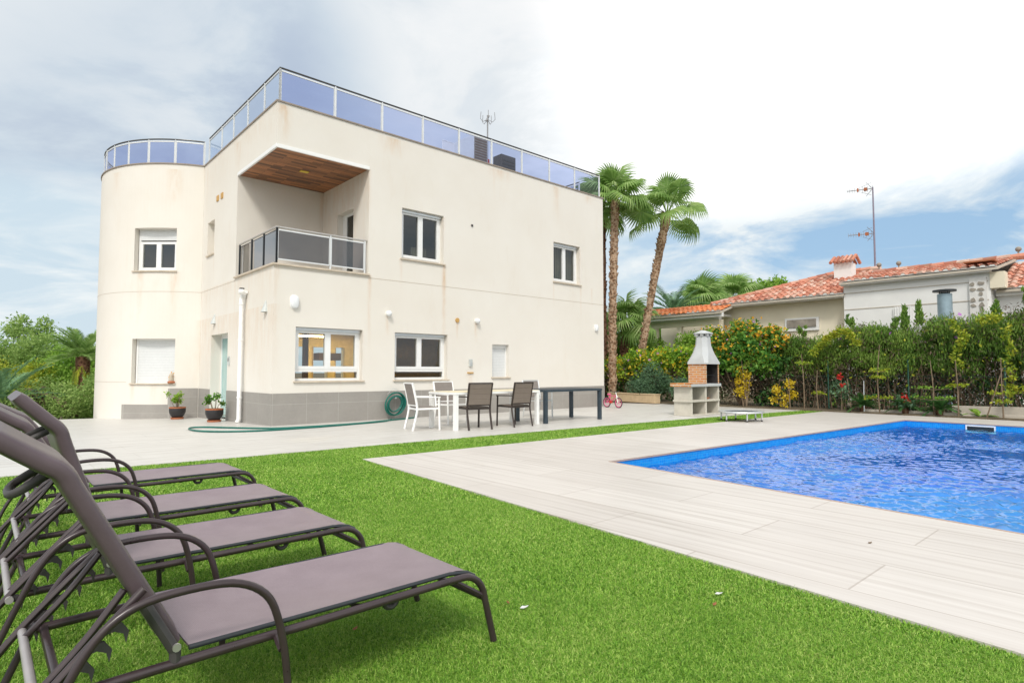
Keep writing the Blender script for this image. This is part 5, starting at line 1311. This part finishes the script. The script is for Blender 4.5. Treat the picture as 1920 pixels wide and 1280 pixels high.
V, F = hedge_cloud(-5.3, 4.8, -.1, .6, lambda v: 1.65+0*v, 15000, .15, 78, zlo=.15, aspect=9); np_mesh('dry_twigs', V, F, M['twig'], r)
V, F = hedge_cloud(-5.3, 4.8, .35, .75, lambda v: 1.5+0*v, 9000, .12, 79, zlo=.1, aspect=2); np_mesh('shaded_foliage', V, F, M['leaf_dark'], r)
V, F = hedge_cloud(-5.3, 4.8, -.32, .1, lambda v: hz(v-9.2)+.1, 7000, .12, 178, zlo=.9, aspect=8); np_mesh('dead_sprays', V, F, M['twig'], r)
V, F = hedge_cloud(-5.3, 4.8, -.34, .0, lambda v: hz(v-9.2)+.1, 700, .09, 179, zlo=.8, aspect=1.8); np_mesh('yellow_leaves', V, F, M['leaf_yellow'], r)['kind'] = 'stuff'
V, F = hedge_cloud(-5.3, 4.8, -.34, .2, lambda v: hz(v-9.2)+.15, 60, .10, 180, zlo=1.6, aspect=1.2); np_mesh('violet_flowers', V, F, M['fl_pink'], r)['kind'] = 'stuff'
# climbing patch of yellow green vine over the hedge
def vine(name, label, cat, u, v, pts, rad, n, size, mat, seed, mt_stem=True, flowers=None, **kw):
    r = site_empty(name, u, v, label, cat)
    V, F = leaf_cloud(pts, rad, n, size, seed, shell=.15, **kw); np_mesh('foliage', V, F, M[mat], r)
    if mt_stem:
        s = MB()
        for p in pts[::2]: s.tube(smooth_path([(0, 0, 0), (p[0]*.5+.03, p[1]*.5, p[2]*.5), p], 3), [.016]*3+[.012]*3+[.006], 5)
        s.build('stem', M['stem'], r)
    if flowers:
        for (nm, mt, nn, sz, sd, idx) in flowers:
            V, F = leaf_cloud([pts[i] for i in idx], [rad[i]*1.12 for i in idx], nn, sz, sd, shell=.8, aspect=1.2); np_mesh(nm, V, F, M[mt], r)['kind'] = 'stuff'
    return r
def arcpts(v0, z0, v1, z1, bulge, n, u=-.35, seed=1):
    rg = random.Random(seed); return [(u+rg.uniform(-.08, .08), v0+(v1-v0)*k/(n-1), z0+(z1-z0)*k/(n-1)+bulge*math.sin(math.pi*k/(n-1))) for k in range(n)]
vine('climbing_vine', 'yellow green vine arching over the cypress hedge right of the flowering bush', 'climbing plant', 14.6, -6.0, arcpts(.45, 1.75, -.35, 2.35, .10, 7)+arcpts(-.3, 2.35, -.75, 2.0, .1, 4), [.13]*11, 900, .085, 'leaf_yellow', 81, False)
vine('climbing_vine', 'yellow leaved vine on the upper part of the hedge, near the right edge', 'climbing plant', 14.6, -9.5, [(-.3, .35+.12*math.sin(k), 1.35+.14*k) for k in range(9)]+[(-.3, -.1*k-.1, 2.45+.02*k) for k in range(5)], [.12]*14, 520, .09, 'leaf_yellow', 82, False)
vine('climbing_vine', 'thin yellow green creeper near the right edge above the leaning stakes', 'climbing plant', 14.5, -10.15, [(-.25, .05*math.sin(k*2), .6+.2*k) for k in range(9)]+[(-.25, -.12*k, .75) for k in range(3)], [.10]*12, 380, .085, 'leaf_yellow', 83, False)
# flowering bushes left of the cypress hedge
P_ = [(random.Random(k).uniform(-.5, .5), random.Random(k+50).uniform(-1.35, 1.15), random.Random(k+99).uniform(1.25, 2.65)) for k in range(46)]
P_ = [(a, b, min(c, 2.62-.30*abs(b-.1))) for a, b, c in P_]
vine('flowering_bush', 'large bush with orange and yellow flowers behind the barbecue', 'bush', 14.4, -3.1, P_, [.34]*46, 8500, .14, 'leaf_lantana', 85,
     flowers=[('orange_flowers', 'fl_orange', 1500, .095, 86, [i for i, p in enumerate(P_) if p[2] > 1.75]), ('yellow_flowers', 'fl_yellow', 700, .095, 87, [i for i, p in enumerate(P_) if p[2] > 1.6]), ('violet_flowers', 'fl_pink', 70, .085, 88, [i for i, p in enumerate(P_) if p[2] > 1.6])])
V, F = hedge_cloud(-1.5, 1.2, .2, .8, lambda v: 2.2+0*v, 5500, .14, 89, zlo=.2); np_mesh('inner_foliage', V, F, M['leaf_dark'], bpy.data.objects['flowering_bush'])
V, F = hedge_cloud(-1.5, 1.2, -.1, .5, lambda v: 1.5+0*v, 2600, .13, 90, zlo=.1, aspect=6); np_mesh('dry_twigs', V, F, M['twig'], bpy.data.objects['flowering_bush'])
vine('flowering_shrub', 'yellow flowering young shrub on a thin stem in front of the bush', 'shrub', 13.95, -3.42, [(.05*math.sin(k*3), .16*math.sin(k*1.9), .45+.10*k) for k in range(9)], [.17]*9, 750, .085, 'fl_yellow', 91)
vine('flowering_shrub', 'low yellow and orange flowered shrub at the foot of the hedge', 'shrub', 14.0, -4.7, [(.1*math.sin(k*3), .30*math.sin(k*1.7), .18+.09*k) for k in range(8)], [.15]*8, 520, .085, 'fl_yellow', 92)
s_ = vine('young_tree', 'slim young tree with a tall bare stem in front of the flowering bush', 'tree', 13.9, -3.55, [(.1*math.sin(k*2.2), .25*math.sin(k*1.3), 1.65+.10*k) for k in range(7)], [.22]*7, 700, .15, 'leaf_lantana', 93)
# bougainvillea hedge at the back
bz = lambda v: np.interp(v, [-2.6, -1.4, -.4, 1.5, 2.6, 4.5], [2.0, 2.15, 2.35, 2.30, 2.0, 1.8])
r = site_empty('bougainvillea_hedge', 14.9, .9, 'leafy yellow green bougainvillea hedge between the villa and the barbecue', 'hedge')
V, F = hedge_cloud(-3.0, 3.4, -.1, .9, lambda v: bz(v+.9)+.08*np.sin(v*5), 17000, .125, 95, zlo=.9); np_mesh('foliage', V, F, M['leaf_boug'], r)
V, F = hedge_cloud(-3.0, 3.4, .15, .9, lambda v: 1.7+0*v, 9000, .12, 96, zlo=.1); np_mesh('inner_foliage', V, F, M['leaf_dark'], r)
V, F = hedge_cloud(-3.0, 3.4, -.1, .4, lambda v: 1.75+0*v, 4200, .11, 97, zlo=.3, aspect=3); np_mesh('dry_twigs', V, F, M['twig'], r)
V, F = hedge_cloud(-3.0, 3.4, -.25, .3, lambda v: bz(v+.9), 800, .10, 98, zlo=.9, aspect=1.3); np_mesh('yellow_leaves', V, F, M['fl_yellow'], r)['kind'] = 'stuff'
V, F = hedge_cloud(-3.0, 3.4, -.3, .3, lambda v: bz(v+.9), 70, .11, 99, zlo=.8, aspect=1.1); np_mesh('violet_flowers', V, F, M['fl_pink'], r)['kind'] = 'stuff'
c_, r_ = clumpset(14, .45, 1.0, .42, .75, .36, 101)
r = site_empty('shrub', 14.25, .35, 'grey green rounded shrub behind the low tan wall', 'shrub')
V, F = leaf_cloud(c_, r_, 5200, .085, 102, shell=.4, aspect=2.6); np_mesh('foliage', V, F, M['leaf_grey'], r)
c_, r_ = clumpset(9, .35, .5, .35, .5, .30, 103)
r = site_empty('shrub', 13.75, -1.55, 'grey green shrub at the end of the low wall beside the barbecue', 'shrub')
V, F = leaf_cloud(c_, r_, 2600, .08, 104, shell=.4, aspect=2.6); np_mesh('foliage', V, F, M['leaf_grey'], r)
# small plants along the pool-side bed
def cycad(u, v, label, seed, L=.55):
    r = site_empty('cycad', u, v, label, 'plant', 'small cycads along the hedge')
    V, F = feather_crown(20, L, .13, seed, lo=5, hi=70, nl=26, arcs=(.5, 1.0)); np_mesh('fronds', V+np.array([0, 0, .16]), F, M['leaf_dark'], r)
    s = MB(); s.lathe([(.08, 0), (.09, .10), (.05, .18)], 10); s.build('stem', M['trunk_dark'], r)
cycad(14.15, -6.9, 'small dark cycad at the hedge foot, beside the corner of the pool deck', 111, .62)
cycad(14.1, -7.95, 'small dark cycad under the lone red flower', 112)
cycad(14.05, -8.72, 'small dark cycad left of the broad leaved plant', 113)
r = site_empty('broad_leaf_plant', 14.0, -9.55, 'bright plant with a few broad paddle leaves beside the kerb', 'plant')
s = MB(); rg = random.Random(9)
for k in range(7):
    a = 2.2*k+.3; el = R(rg.uniform(20, 60)); L = rg.uniform(.35, .5); X = Vector((math.cos(a)*math.cos(el), math.sin(a)*math.cos(el), math.sin(el))); Y = Vector((-math.sin(a), math.cos(a), 0))
    pts_ = [X*L*t+Vector((0, 0, -.35*L*t*t)) for t in (0, .3, .6, .85, 1)]; ws = [.01, .05, .07, .05, .005]
    vs = []; 
    for p, q in zip(pts_, ws): vs += [p-Y*q, p+Vector((0, 0, -.012)), p+Y*q]
    s.add(vs, [f for i in range(4) for f in ((i*3, i*3+1, i*3+4, i*3+3), (i*3+1, i*3+2, i*3+5, i*3+4))])
s.v = [(x, y, z+.05) for x, y, z in s.v]; s.build('leaves', M['leaf_bright'], r)
def red_plant(u, v, h, label, seed):
    r = site_empty('flowering_plant', u, v, label, 'plant', 'red flowered plants in the bed')
    s = MB(); s.tube([(0, 0, 0), (.02, .01, h*.5), (0, 0, h)], .012, 6)
    for k in range(5): a = k*1.9; s.tube([(0, 0, h*(.35+.1*k)), (.18*math.cos(a), .18*math.sin(a), h*(.5+.1*k))], .006, 5)
    s.build('stem', M['stem'], r)
    V, F = leaf_cloud([(.15*math.cos(k*1.9), .15*math.sin(k*1.9), h*(.45+.1*k)) for k in range(5)], [.14]*5, 170, .11, seed, shell=.2, aspect=2.4); np_mesh('foliage', V, F, M['leaf_grey'], r)
    V, F = leaf_cloud([(-.06, 0, h*1.02), (-.08, -.05, h*.78)], [.065, .05], 46, .075, seed+1, shell=.3, aspect=1.6); np_mesh('flowers', V, F, M['fl_red'], r)
red_plant(14.0, -6.38, .98, 'tall thin plant topped with red flowers, left of the bare stems', 121)
red_plant(14.0, -7.98, .48, 'short plant with one red flower above a small cycad', 123)
def layered(u, v, h, label, seed, tiers):
    r = site_empty('sapling', u, v, label, 'sapling', 'thin saplings in front of the hedge')
    s = MB(); rg = random.Random(seed); s.tube(smooth_path([(0, 0, 0), (rg.uniform(-.04, .04), rg.uniform(-.05, .05), h*.5), (0, rg.uniform(-.05, .05), h)], 4), [.020-.0015*k for k in range(9)], 6)
    cs, rs = [], []
    for z, l in tiers:
        for sg in (-1, 1):
            s.tube([(0, 0, z-.04), (0, sg*l, z)], [.009, .004], 5)
            for q in range(5): cs.append((rg.uniform(-.1, .1), sg*l*(q+1)/5, z+.02)); rs.append(.085)
    s.build('stem', M['stem'], r)
    if cs: V, F = leaf_cloud(cs, rs, 46*len(tiers)*2, .07, seed, squash=(1, 1, .3), shell=.1, aspect=1.6); np_mesh('foliage', V, F, M['leaf_yellow'] if seed % 2 else M['leaf_bright'], r)
layered(13.95, -7.37, 1.9, 'pale stemmed sapling with flat tiers of leaves, left of the chain link gap', 131, [(1.18, .22), (.98, .16), (.42, .3)])
layered(13.95, -8.62, 1.45, 'pale stemmed sapling with wide green tiers in front of the bare hedge base', 132, [(.72, .38), (.45, .42)])
layered(13.95, -9.15, 1.45, 'bare pale sapling leaning beside the broad leaved plant', 133, [(.8, .16)])
layered(13.9, -10.05, 1.5, 'thin sapling with yellow leaves near the right edge', 135, [(.62, .2), (.42, .14)])
layered(13.95, -5.35, 1.7, 'crooked pale sapling left of the red flowered plant', 137, [(1.4, .18)])
layered(13.95, -5.75, 1.2, 'bare twiggy sapling between the lawn strip and the hedge', 139, [(.5, .12)])
def stake(u, v, h, label, lean=0.0, mt='stem'):
    r = site_empty('garden_stake', u, v, label, 'stake', 'stakes standing along the hedge')
    s = MB(); s.tube([(0, 0, 0), (0, lean*.5, h*.5), (.03, lean, h)], [.017, .014, .011], 6); s.build('pole', M[mt], r)
stake(14.05, -6.62, .95, 'leaning pale stake right of the tall red flowered plant', .10)
stake(14.05, -6.95, .9, 'thin grey stake behind the first small cycad', .0, 'alu')
stake(13.9, -9.72, 1.25, 'long brown stake leaning at the right of the broad leaved plant', -.35, 'stem')
stake(13.9, -4.95, 1.0, 'thin pale stake between the yellow shrub and the sapling', .04)
# chain link fence: posts and wire grid as one thing
r = site_empty('wire_fence', 14.62, -7.5, 'green wire mesh fence standing in front of the hedge base', 'fence')
gm = simple('green_wire', (.03, .10, .07), .5, .3)
s = MB()
for k in range(5): s.tube([(0, -4.6+2.1*k, 0), (0, -4.6+2.1*k, 1.5)], .02, 6)
s.build('posts', gm, r)
s = MB()
for k in range(46): v0 = -4.6+.2*k; s.bar((0, v0, .02), (0, v0+1.0, 1.02), .003, .003); s.bar((0, v0+1.0, .02), (0, v0, 1.02), .003, .003)
s.bar((0, -4.6, 1.03), (0, 4.6, 1.03), .006, .006); s.build('mesh', gm, r)
# kerb walls at the right
r = site_empty('kerb', 14.25, -10.3, 'low pale concrete kerb edging the planting bed at the right edge', 'kerb')
s = MB(); s.box(-.18, -.04, -4.0, 3.4, 0, .10); s.build('front', M['kerb'], r, bevel=.008)
s = MB(); s.bar((.42, -4.0, .17), (.30, 1.4, .10), .12, .32); s.build('back', M['kerb'], r, bevel=.008)
# dry scraps on the lawn and the deck
def scrap(x, y, z, size, mt, label, rz, cat='leaf'):
    r = empty('fallen_leaf' if cat == 'leaf' else 'scrap', (x, y, z), rz); tag(r, label, cat, 'fallen leaves on the turf' if cat == 'leaf' else None)
    s = MB(); a = size
    vs = [(-a, 0, 0), (-a*.3, a*.42, a*.22), (a*.4, a*.36, a*.10), (a, 0, a*.3), (a*.4, -a*.36, a*.16), (-a*.3, -a*.42, a*.02), (0, 0, a*.12)]
    vs2 = [(x_, y_, z_+.0015) for x_, y_, z_ in vs]
    s.add(vs+vs2, [(0, 6, 1), (1, 6, 2), (2, 6, 3), (3, 6, 4), (4, 6, 5), (5, 6, 0), (7, 8, 13), (8, 9, 13), (9, 10, 13), (10, 11, 13), (11, 12, 13), (12, 7, 13)]); s.build('blade', M[mt], r)
scrap(.06, 2.96, .006, .024, 'paper', 'white torn scrap on the turf, right of the nearest lounger foot', .4, 'scrap')
scrap(1.07, 3.14, .006, .022, 'paper', 'short white stub lying on the turf near the deck edge', .1, 'scrap')
scrap(1.0, 3.0, .006, .020, 'litter', 'orange brown leaf on the turf beside the white stub', .9)
scrap(-.02, 3.02, .006, .014, 'litter', 'small brown leaf on the turf beside the torn white scrap', 2.0)
scrap(2.41, 4.07, .002, .020, 'stem', 'short dry twig lying on the pool deck', .5, 'twig')
scrap(-.70, 2.72, .006, .018, 'litter', 'tan dry leaf under the nearest sun lounger', 1.2)
scrap(-2.05, 2.38, .006, .022, 'litter', 'reddish leaf on the turf behind the crossbar of the nearest lounger', .3)
scrap(-1.55, 2.05, .006, .016, 'litter', 'brown leaf on the turf by the hinge of the nearest lounger', 1.9)
scrap(-1.25, 3.05, .006, .016, 'litter', 'pale brown leaf between the nearest and the second lounger', .8)

# ------------------------------------------------------------------ neighbour house beyond the hedge (site coordinates)
nb = site_empty('neighbour_house', 20, -4, 'low white neighbour house with red barrel tile roofs beyond the hedge', 'house')
def nbp(u, v): return (u-20, v+4)
def nbox(mb, u0, u1, v0, v1, z0, z1): mb.box(u0-20, u1-20, v0+4, v1+4, z0, z1)
s = MB(); nbox(s, 21.45, 21.75, -4.1, 1.3, 0, 4.12); s.build('wall', M['nb_beige'], nb)
s = MB(); nbox(s, 21.0, 28, -8.75, -4.12, 0, 4.62); s.build('wall', M['nb_white'], nb)
s = MB(); nbox(s, 20.985, 20.998, -8.7, -4.14, 3.60, 3.635); nbox(s, 20.985, 20.998, -8.7, -4.14, 4.25, 4.28); s.build('string_course', M['kerb'], nb)
s = MB(); nbox(s, 21.8, 28, -16, -8.77, 0, 3.95); s.build('wall', M['nb_white'], nb)
s = MB(); nbox(s, 20.9, 21.8, -4.1, 1.5, 4.125, 4.22); nbox(s, 20.75, 21.0, -8.8, -4.1, 4.55, 4.68); nbox(s, 21.5, 21.8, -16, -8.8, 3.78, 3.95); s.build('eave', M['nb_white'], nb)
s = MB(); nbox(s, 21.37, 21.44, -3.0, -1.6, 2.9, 3.45); nwin = s.build('window', M['nb_white'], nb)
s = MB(); nbox(s, 21.33, 21.36, -2.9, -1.7, 3.05, 3.38); s.build('pane', M['rubble'], nwin)
s = MB(); nbox(s, 20.93, 20.98, -6.45, -5.85, 2.6, 3.55); nwin = s.build('window', M['nb_white'], nb)
s = MB()
for k in range(7): x, y = nbp(20.90, -6.4+.08*k); s.tube([(x, y, 2.7), (x, y, 3.6)], .010, 5)
s.build('grille', M['white'], nwin)
s = MB(); nbox(s, 20.92, 20.995, -8.66, -8.18, 0, 4.4); qn = s.build('quoin', M['stonewhite'], nb)
s = MB(); rg = random.Random(3)
for k in range(12):
    for j in range(2):
        if rg.random() < .85:
            zz = 2.2+.18*k+rg.uniform(-.02, .02); vv = -8.62+.23*j; x0 = 20.895-20; n_ = 7; w_, h_ = rg.uniform(.07, .125), rg.uniform(.05, .105)
            pts_ = [(x0, vv+4+.11+w_*math.cos(2*math.pi*q/n_)*rg.uniform(.55, 1.15), zz+h_*math.sin(2*math.pi*q/n_)*rg.uniform(.55, 1.15)) for q in range(n_)]
            s.add(pts_+[(x0+.03, y, z) for x, y, z in pts_], [tuple(range(n_))]+[(q, (q+1) % n_, n_+(q+1) % n_, n_+q) for q in range(n_)])
s.build('stones', M['rubble'], qn)
# porch
s = MB(); nbox(s, 20.3, 20.55, .9, 4.9, 3.55, 3.69); nbox(s, 20.1, 22.3, .9, 5.2, 3.70, 3.80); nbox(s, 19.95, 20.09, .55, 5.25, 3.62, 3.82); s.build('porch_beam', M['nb_white'], nb)
s = MB(); nbox(s, 20.32, 20.54, .9, 4.85, 3.30, 3.548); s.build('porch_lintel', M['nb_beige'], nb)
for v_ in (4.35, 3.0, .95):
    s = MB(); nbox(s, 20.32, 20.54, v_-.11, v_+.11, 0, 3.298); s.build('column', M['nb_beige'], nb, bevel=.02)
s = MB(); nbox(s, 22.7, 22.9, .9, 5.6, 0, 3.86); s.build('porch_back_wall', M['nb_beige'], nb)
for k, v_ in enumerate((1.25, 2.1)):
    s = MB(); nbox(s, 20.1, 20.3, v_-.05, v_+.05, 3.70, 4.02); s.build('baluster', M['nb_white'], nb)
def tile_roof(mat, u0, v0, z0, u1, z1, v1, v0t=None, v1t=None, tw=.22, tl=.40, under=True):
    """slope rising from (u0,z0) to (u1,z1), between v0..v1 (optionally narrowing to v0t..v1t): separate barrel tiles"""
    s = MB(); rg = random.Random(17); Ls = math.hypot(u1-u0, z1-z0); nr_ = max(1, int(Ls/tl)); v0t = v0 if v0t is None else v0t; v1t = v1 if v1t is None else v1t
    sl = Vector((u1-u0, 0, z1-z0))/Ls; nn = Vector((-sl.z, 0, sl.x)); nc = int(abs(v1-v0)/tw)
    for i in range(nr_):
        t0 = i/nr_; va, vb = v0+(v0t-v0)*t0, v1+(v1t-v1)*t0
        for j in range(nc):
            vc = v0+(v1-v0)*(j+.5)/nc
            if not (min(va, vb) <= vc <= max(va, vb)): continue
            jit = rg.uniform(-.02, .02); rad = tw*.36; vs = []
            for q, (lng, rs, lift) in enumerate(((0, 1.0, .035), (tl*1.12, .85, 0.0))):
                b = Vector((u0-20, vc+4+jit*.5, z0))+sl*(i*tl+lng+jit)+nn*lift
                for k in range(7):
                    a = math.pi*k/6; vs.append(b+Vector((0, rad*rs*math.cos(a), 0))+nn*(rad*rs*.85*math.sin(a)))
            s.add(vs, [(k, k+1, 8+k, 7+k) for k in range(6)]+[(6, 5, 4, 3, 2, 1, 0)])
            if j < nc-1:   # pan tile between covers
                vs = []; vp = vc+tw/2
                for q, lng in enumerate((0, tl*1.12)):
                    b = Vector((u0-20, vp+4, z0))+sl*(i*tl+lng+jit)+nn*(.03 if q == 0 else .0)
                    for k in range(4): a = math.pi+math.pi*k/3; vs.append(b+Vector((0, tw*.36*math.cos(a), 0))+nn*(.05+tw*.22*math.sin(a)))
                s.add(vs, [(k, k+1, 5+k, 4+k) for k in range(3)])
    o = s.build('roof', mat, nb)
    pl_ = MB()
    for j in range(nc):      # pale mortar plugs under the first row
        vc = v0+(v1-v0)*(j+.5)/nc; b = Vector((u0-20-.012, vc+4, z0+.02)); rad = tw*.30
        pl_.add([b]+[b+Vector((0, rad*math.cos(math.pi*k/6), rad*.8*math.sin(math.pi*k/6))) for k in range(7)]+[b+Vector((.05, 0, 0))], [(0, k+1, k+2) for k in range(6)])
    pl_.bar((u0-20-.004, v0+4, z0+.015), (u0-20-.004, v1+4, z0+.015), .012, .02); pl_.build('mortar', M['stonewhite'], o)
    if under:
        u = MB(); c = [(u0-20, v0+4, z0-.03), (u0-20, v1+4, z0-.03), (u1-20, v1t+4, z1-.03), (u1-20, v0t+4, z1-.03)]
        u.add(c+[(x, y, z-.08) for x, y, z in c], [(0,1,2,3), (7,6,5,4), (0,4,5,1), (1,5,6,2), (2,6,7,3), (3,7,4,0)]); u.build('roof_deck', M['kerb'], o)
    return o
tile_roof(M['tile_new'], 19.85, .55, 3.86, 21.5, 4.36, 5.3, tw=.25)
tile_roof(M['tile_old'], 20.85, -4.15, 4.26, 25.0, 5.72, 1.55, v1t=-2.4, tw=.26)
tile_roof(M['tile_old'], 20.70, -9.0, 4.70, 24.5, 5.45, -4.05, tw=.26)
tile_roof(M['tile_old'], 21.35, -16, 3.98, 24.5, 5.25, -8.85, tw=.26)
# ridge caps and hips
s = MB()
def ridge(a, b, n):
    for k in range(n):
        p, q = Vector(a).lerp(Vector(b), k/n), Vector(a).lerp(Vector(b), (k+1.08)/n); s.tube([p, q], [.13, .11], 8)
ridge((*nbp(25, -4.3), 5.74), (*nbp(25, -2.3), 5.74), 5); ridge((*nbp(20.9, 1.6), 4.30), (*nbp(25, -2.4), 5.74), 14); ridge((*nbp(24.5, -16), 5.50), (*nbp(24.5, -4.2), 5.50), 28)
s.build('roof_ridge', M['tile_old'], nb)
s = MB(); nbox(s, 24.4, 26, -16, -4.3, 4, 5.3); s.build('wall', M['nb_white'], nb)
s = MB(); nbox(s, 23.6, 24.2, -3.55, -2.85, 4.6, 5.95); ch = s.build('chimney', M['nb_white'], nb)
def small_tiles(parent, u0, u1, v0, v1, z0, z1):
    q = MB(); nc = int((v1-v0)/.16)
    for side in (0, 1):
        for j in range(nc):
            vc = v0+(v1-v0)*(j+.5)/nc; a, b = ((u0, z0), ((u0+u1)/2, z1)) if side == 0 else ((u1, z0), ((u0+u1)/2, z1))
            q.tube([(a[0]-20, vc+4, a[1]), (b[0]-20, vc+4, b[1])], .07, 8)
    q.build('chimney_tiles', M['tile_old'], parent, smooth=True)
small_tiles(ch, 23.4, 24.4, -3.75, -2.70, 5.98, 6.28)
s = MB(); nbox(s, 20.95, 21.5, -9.15, -8.75, 4.0, 4.55); s.build('parapet', M['nb_beige'], nb); s = MB(); nbox(s, 20.6, 21.2, -8.95, -8.1, 4.90, 4.95); s.build('ridge_slab', M['terracotta'], nb)
# galvanised flue with a dark cap
r = site_empty('flue', 20.0, -7.66, 'grey blue galvanised flue with a flat dark cap in front of the white neighbour wall', 'flue')
s = MB(); s.tube([(0, 0, 0), (0, 0, 3.82)], .215, 18); s.build('pipe', M['galv'], r, smooth=True)
s = MB(); s.tube([(0, 0, 3.82), (0, 0, 3.87)], .13, 10); s.tube([(0, 0, 3.90), (0, 0, 3.96)], .345, 18)
for k in range(4): a = R(90*k+45); s.tube([(.17*math.cos(a), .17*math.sin(a), 3.8), (.17*math.cos(a), .17*math.sin(a), 3.91)], .015, 5)
s.build('cap', M['dark'], r, smooth=True)
# neighbour antenna mast with two aerials
r = site_empty('antenna_mast', 25.2, -4.02, 'tall thin mast carrying two television aerials on the neighbour roof', 'antenna', z=5.4)
s = MB(); s.tube([(0, 0, 0), (0, 0, 4.1)], [.045, .03], 8); s.build('mast', simple('violet_grey_mast', (.25, .22, .28), .5, .4), r, smooth=True)
for zt_, nm in ((4.03, 0), (1.98, 1)):
    s = MB(); a = Vector((0, .0, zt_)); b = Vector((-.35, .95, zt_+.01)); s.tube([a, b], .018, 6)
    for k in range(11): p = a.lerp(b, k/10); l = .16-.006*k; s.tube([p+Vector((-.02, -.01, -l)), p+Vector((.02, .01, l))], .007, 4)
    s.tube([a, a+Vector((-.10, .25, .32))], .010, 4); s.tube([a, a+Vector((-.10, .25, -.32))], .010, 4); s.tube([a+Vector((-.02, .06, .28)), a+Vector((-.16, .42, .12))], .008, 4); s.tube([a+Vector((-.02, .06, -.28)), a+Vector((-.16, .42, -.12))], .008, 4)
    ae = s.build('aerial', M['ant'], r)
    s = MB(); p = a.lerp(b, .28); s.box(p.x-.05, p.x+.05, p.y-.06, p.y+.06, p.z-.07, p.z+.07); p = a.lerp(b, .58); s.box(p.x-.03, p.x+.03, p.y-.03, p.y+.03, p.z-.08, p.z+.08); s.build('dipole_box', M['fl_orange'] if False else M['terracotta'], ae)
def finial(u, v, z, label):
    r = site_empty('roof_finial', u, v, label, 'finial', 'round finials on the neighbour roof', z)
    s = MB(); s.tube([(0, 0, 0), (0, 0, .30)], .03, 8); s.build('stem', M['rubble'], r)
    s = MB(); s.sphere((0, 0, .38), .10, 8); s.build('ball', M['rubble'], r, smooth=80)
finial(24.6, -4.35, 5.45, 'round finial at the foot of the antenna mast')
finial(24.6, -5.1, 5.42, 'round finial on the ridge just right of the antenna mast')
finial(24.6, -9.05, 5.42, 'round finial on the ridge near the right edge')
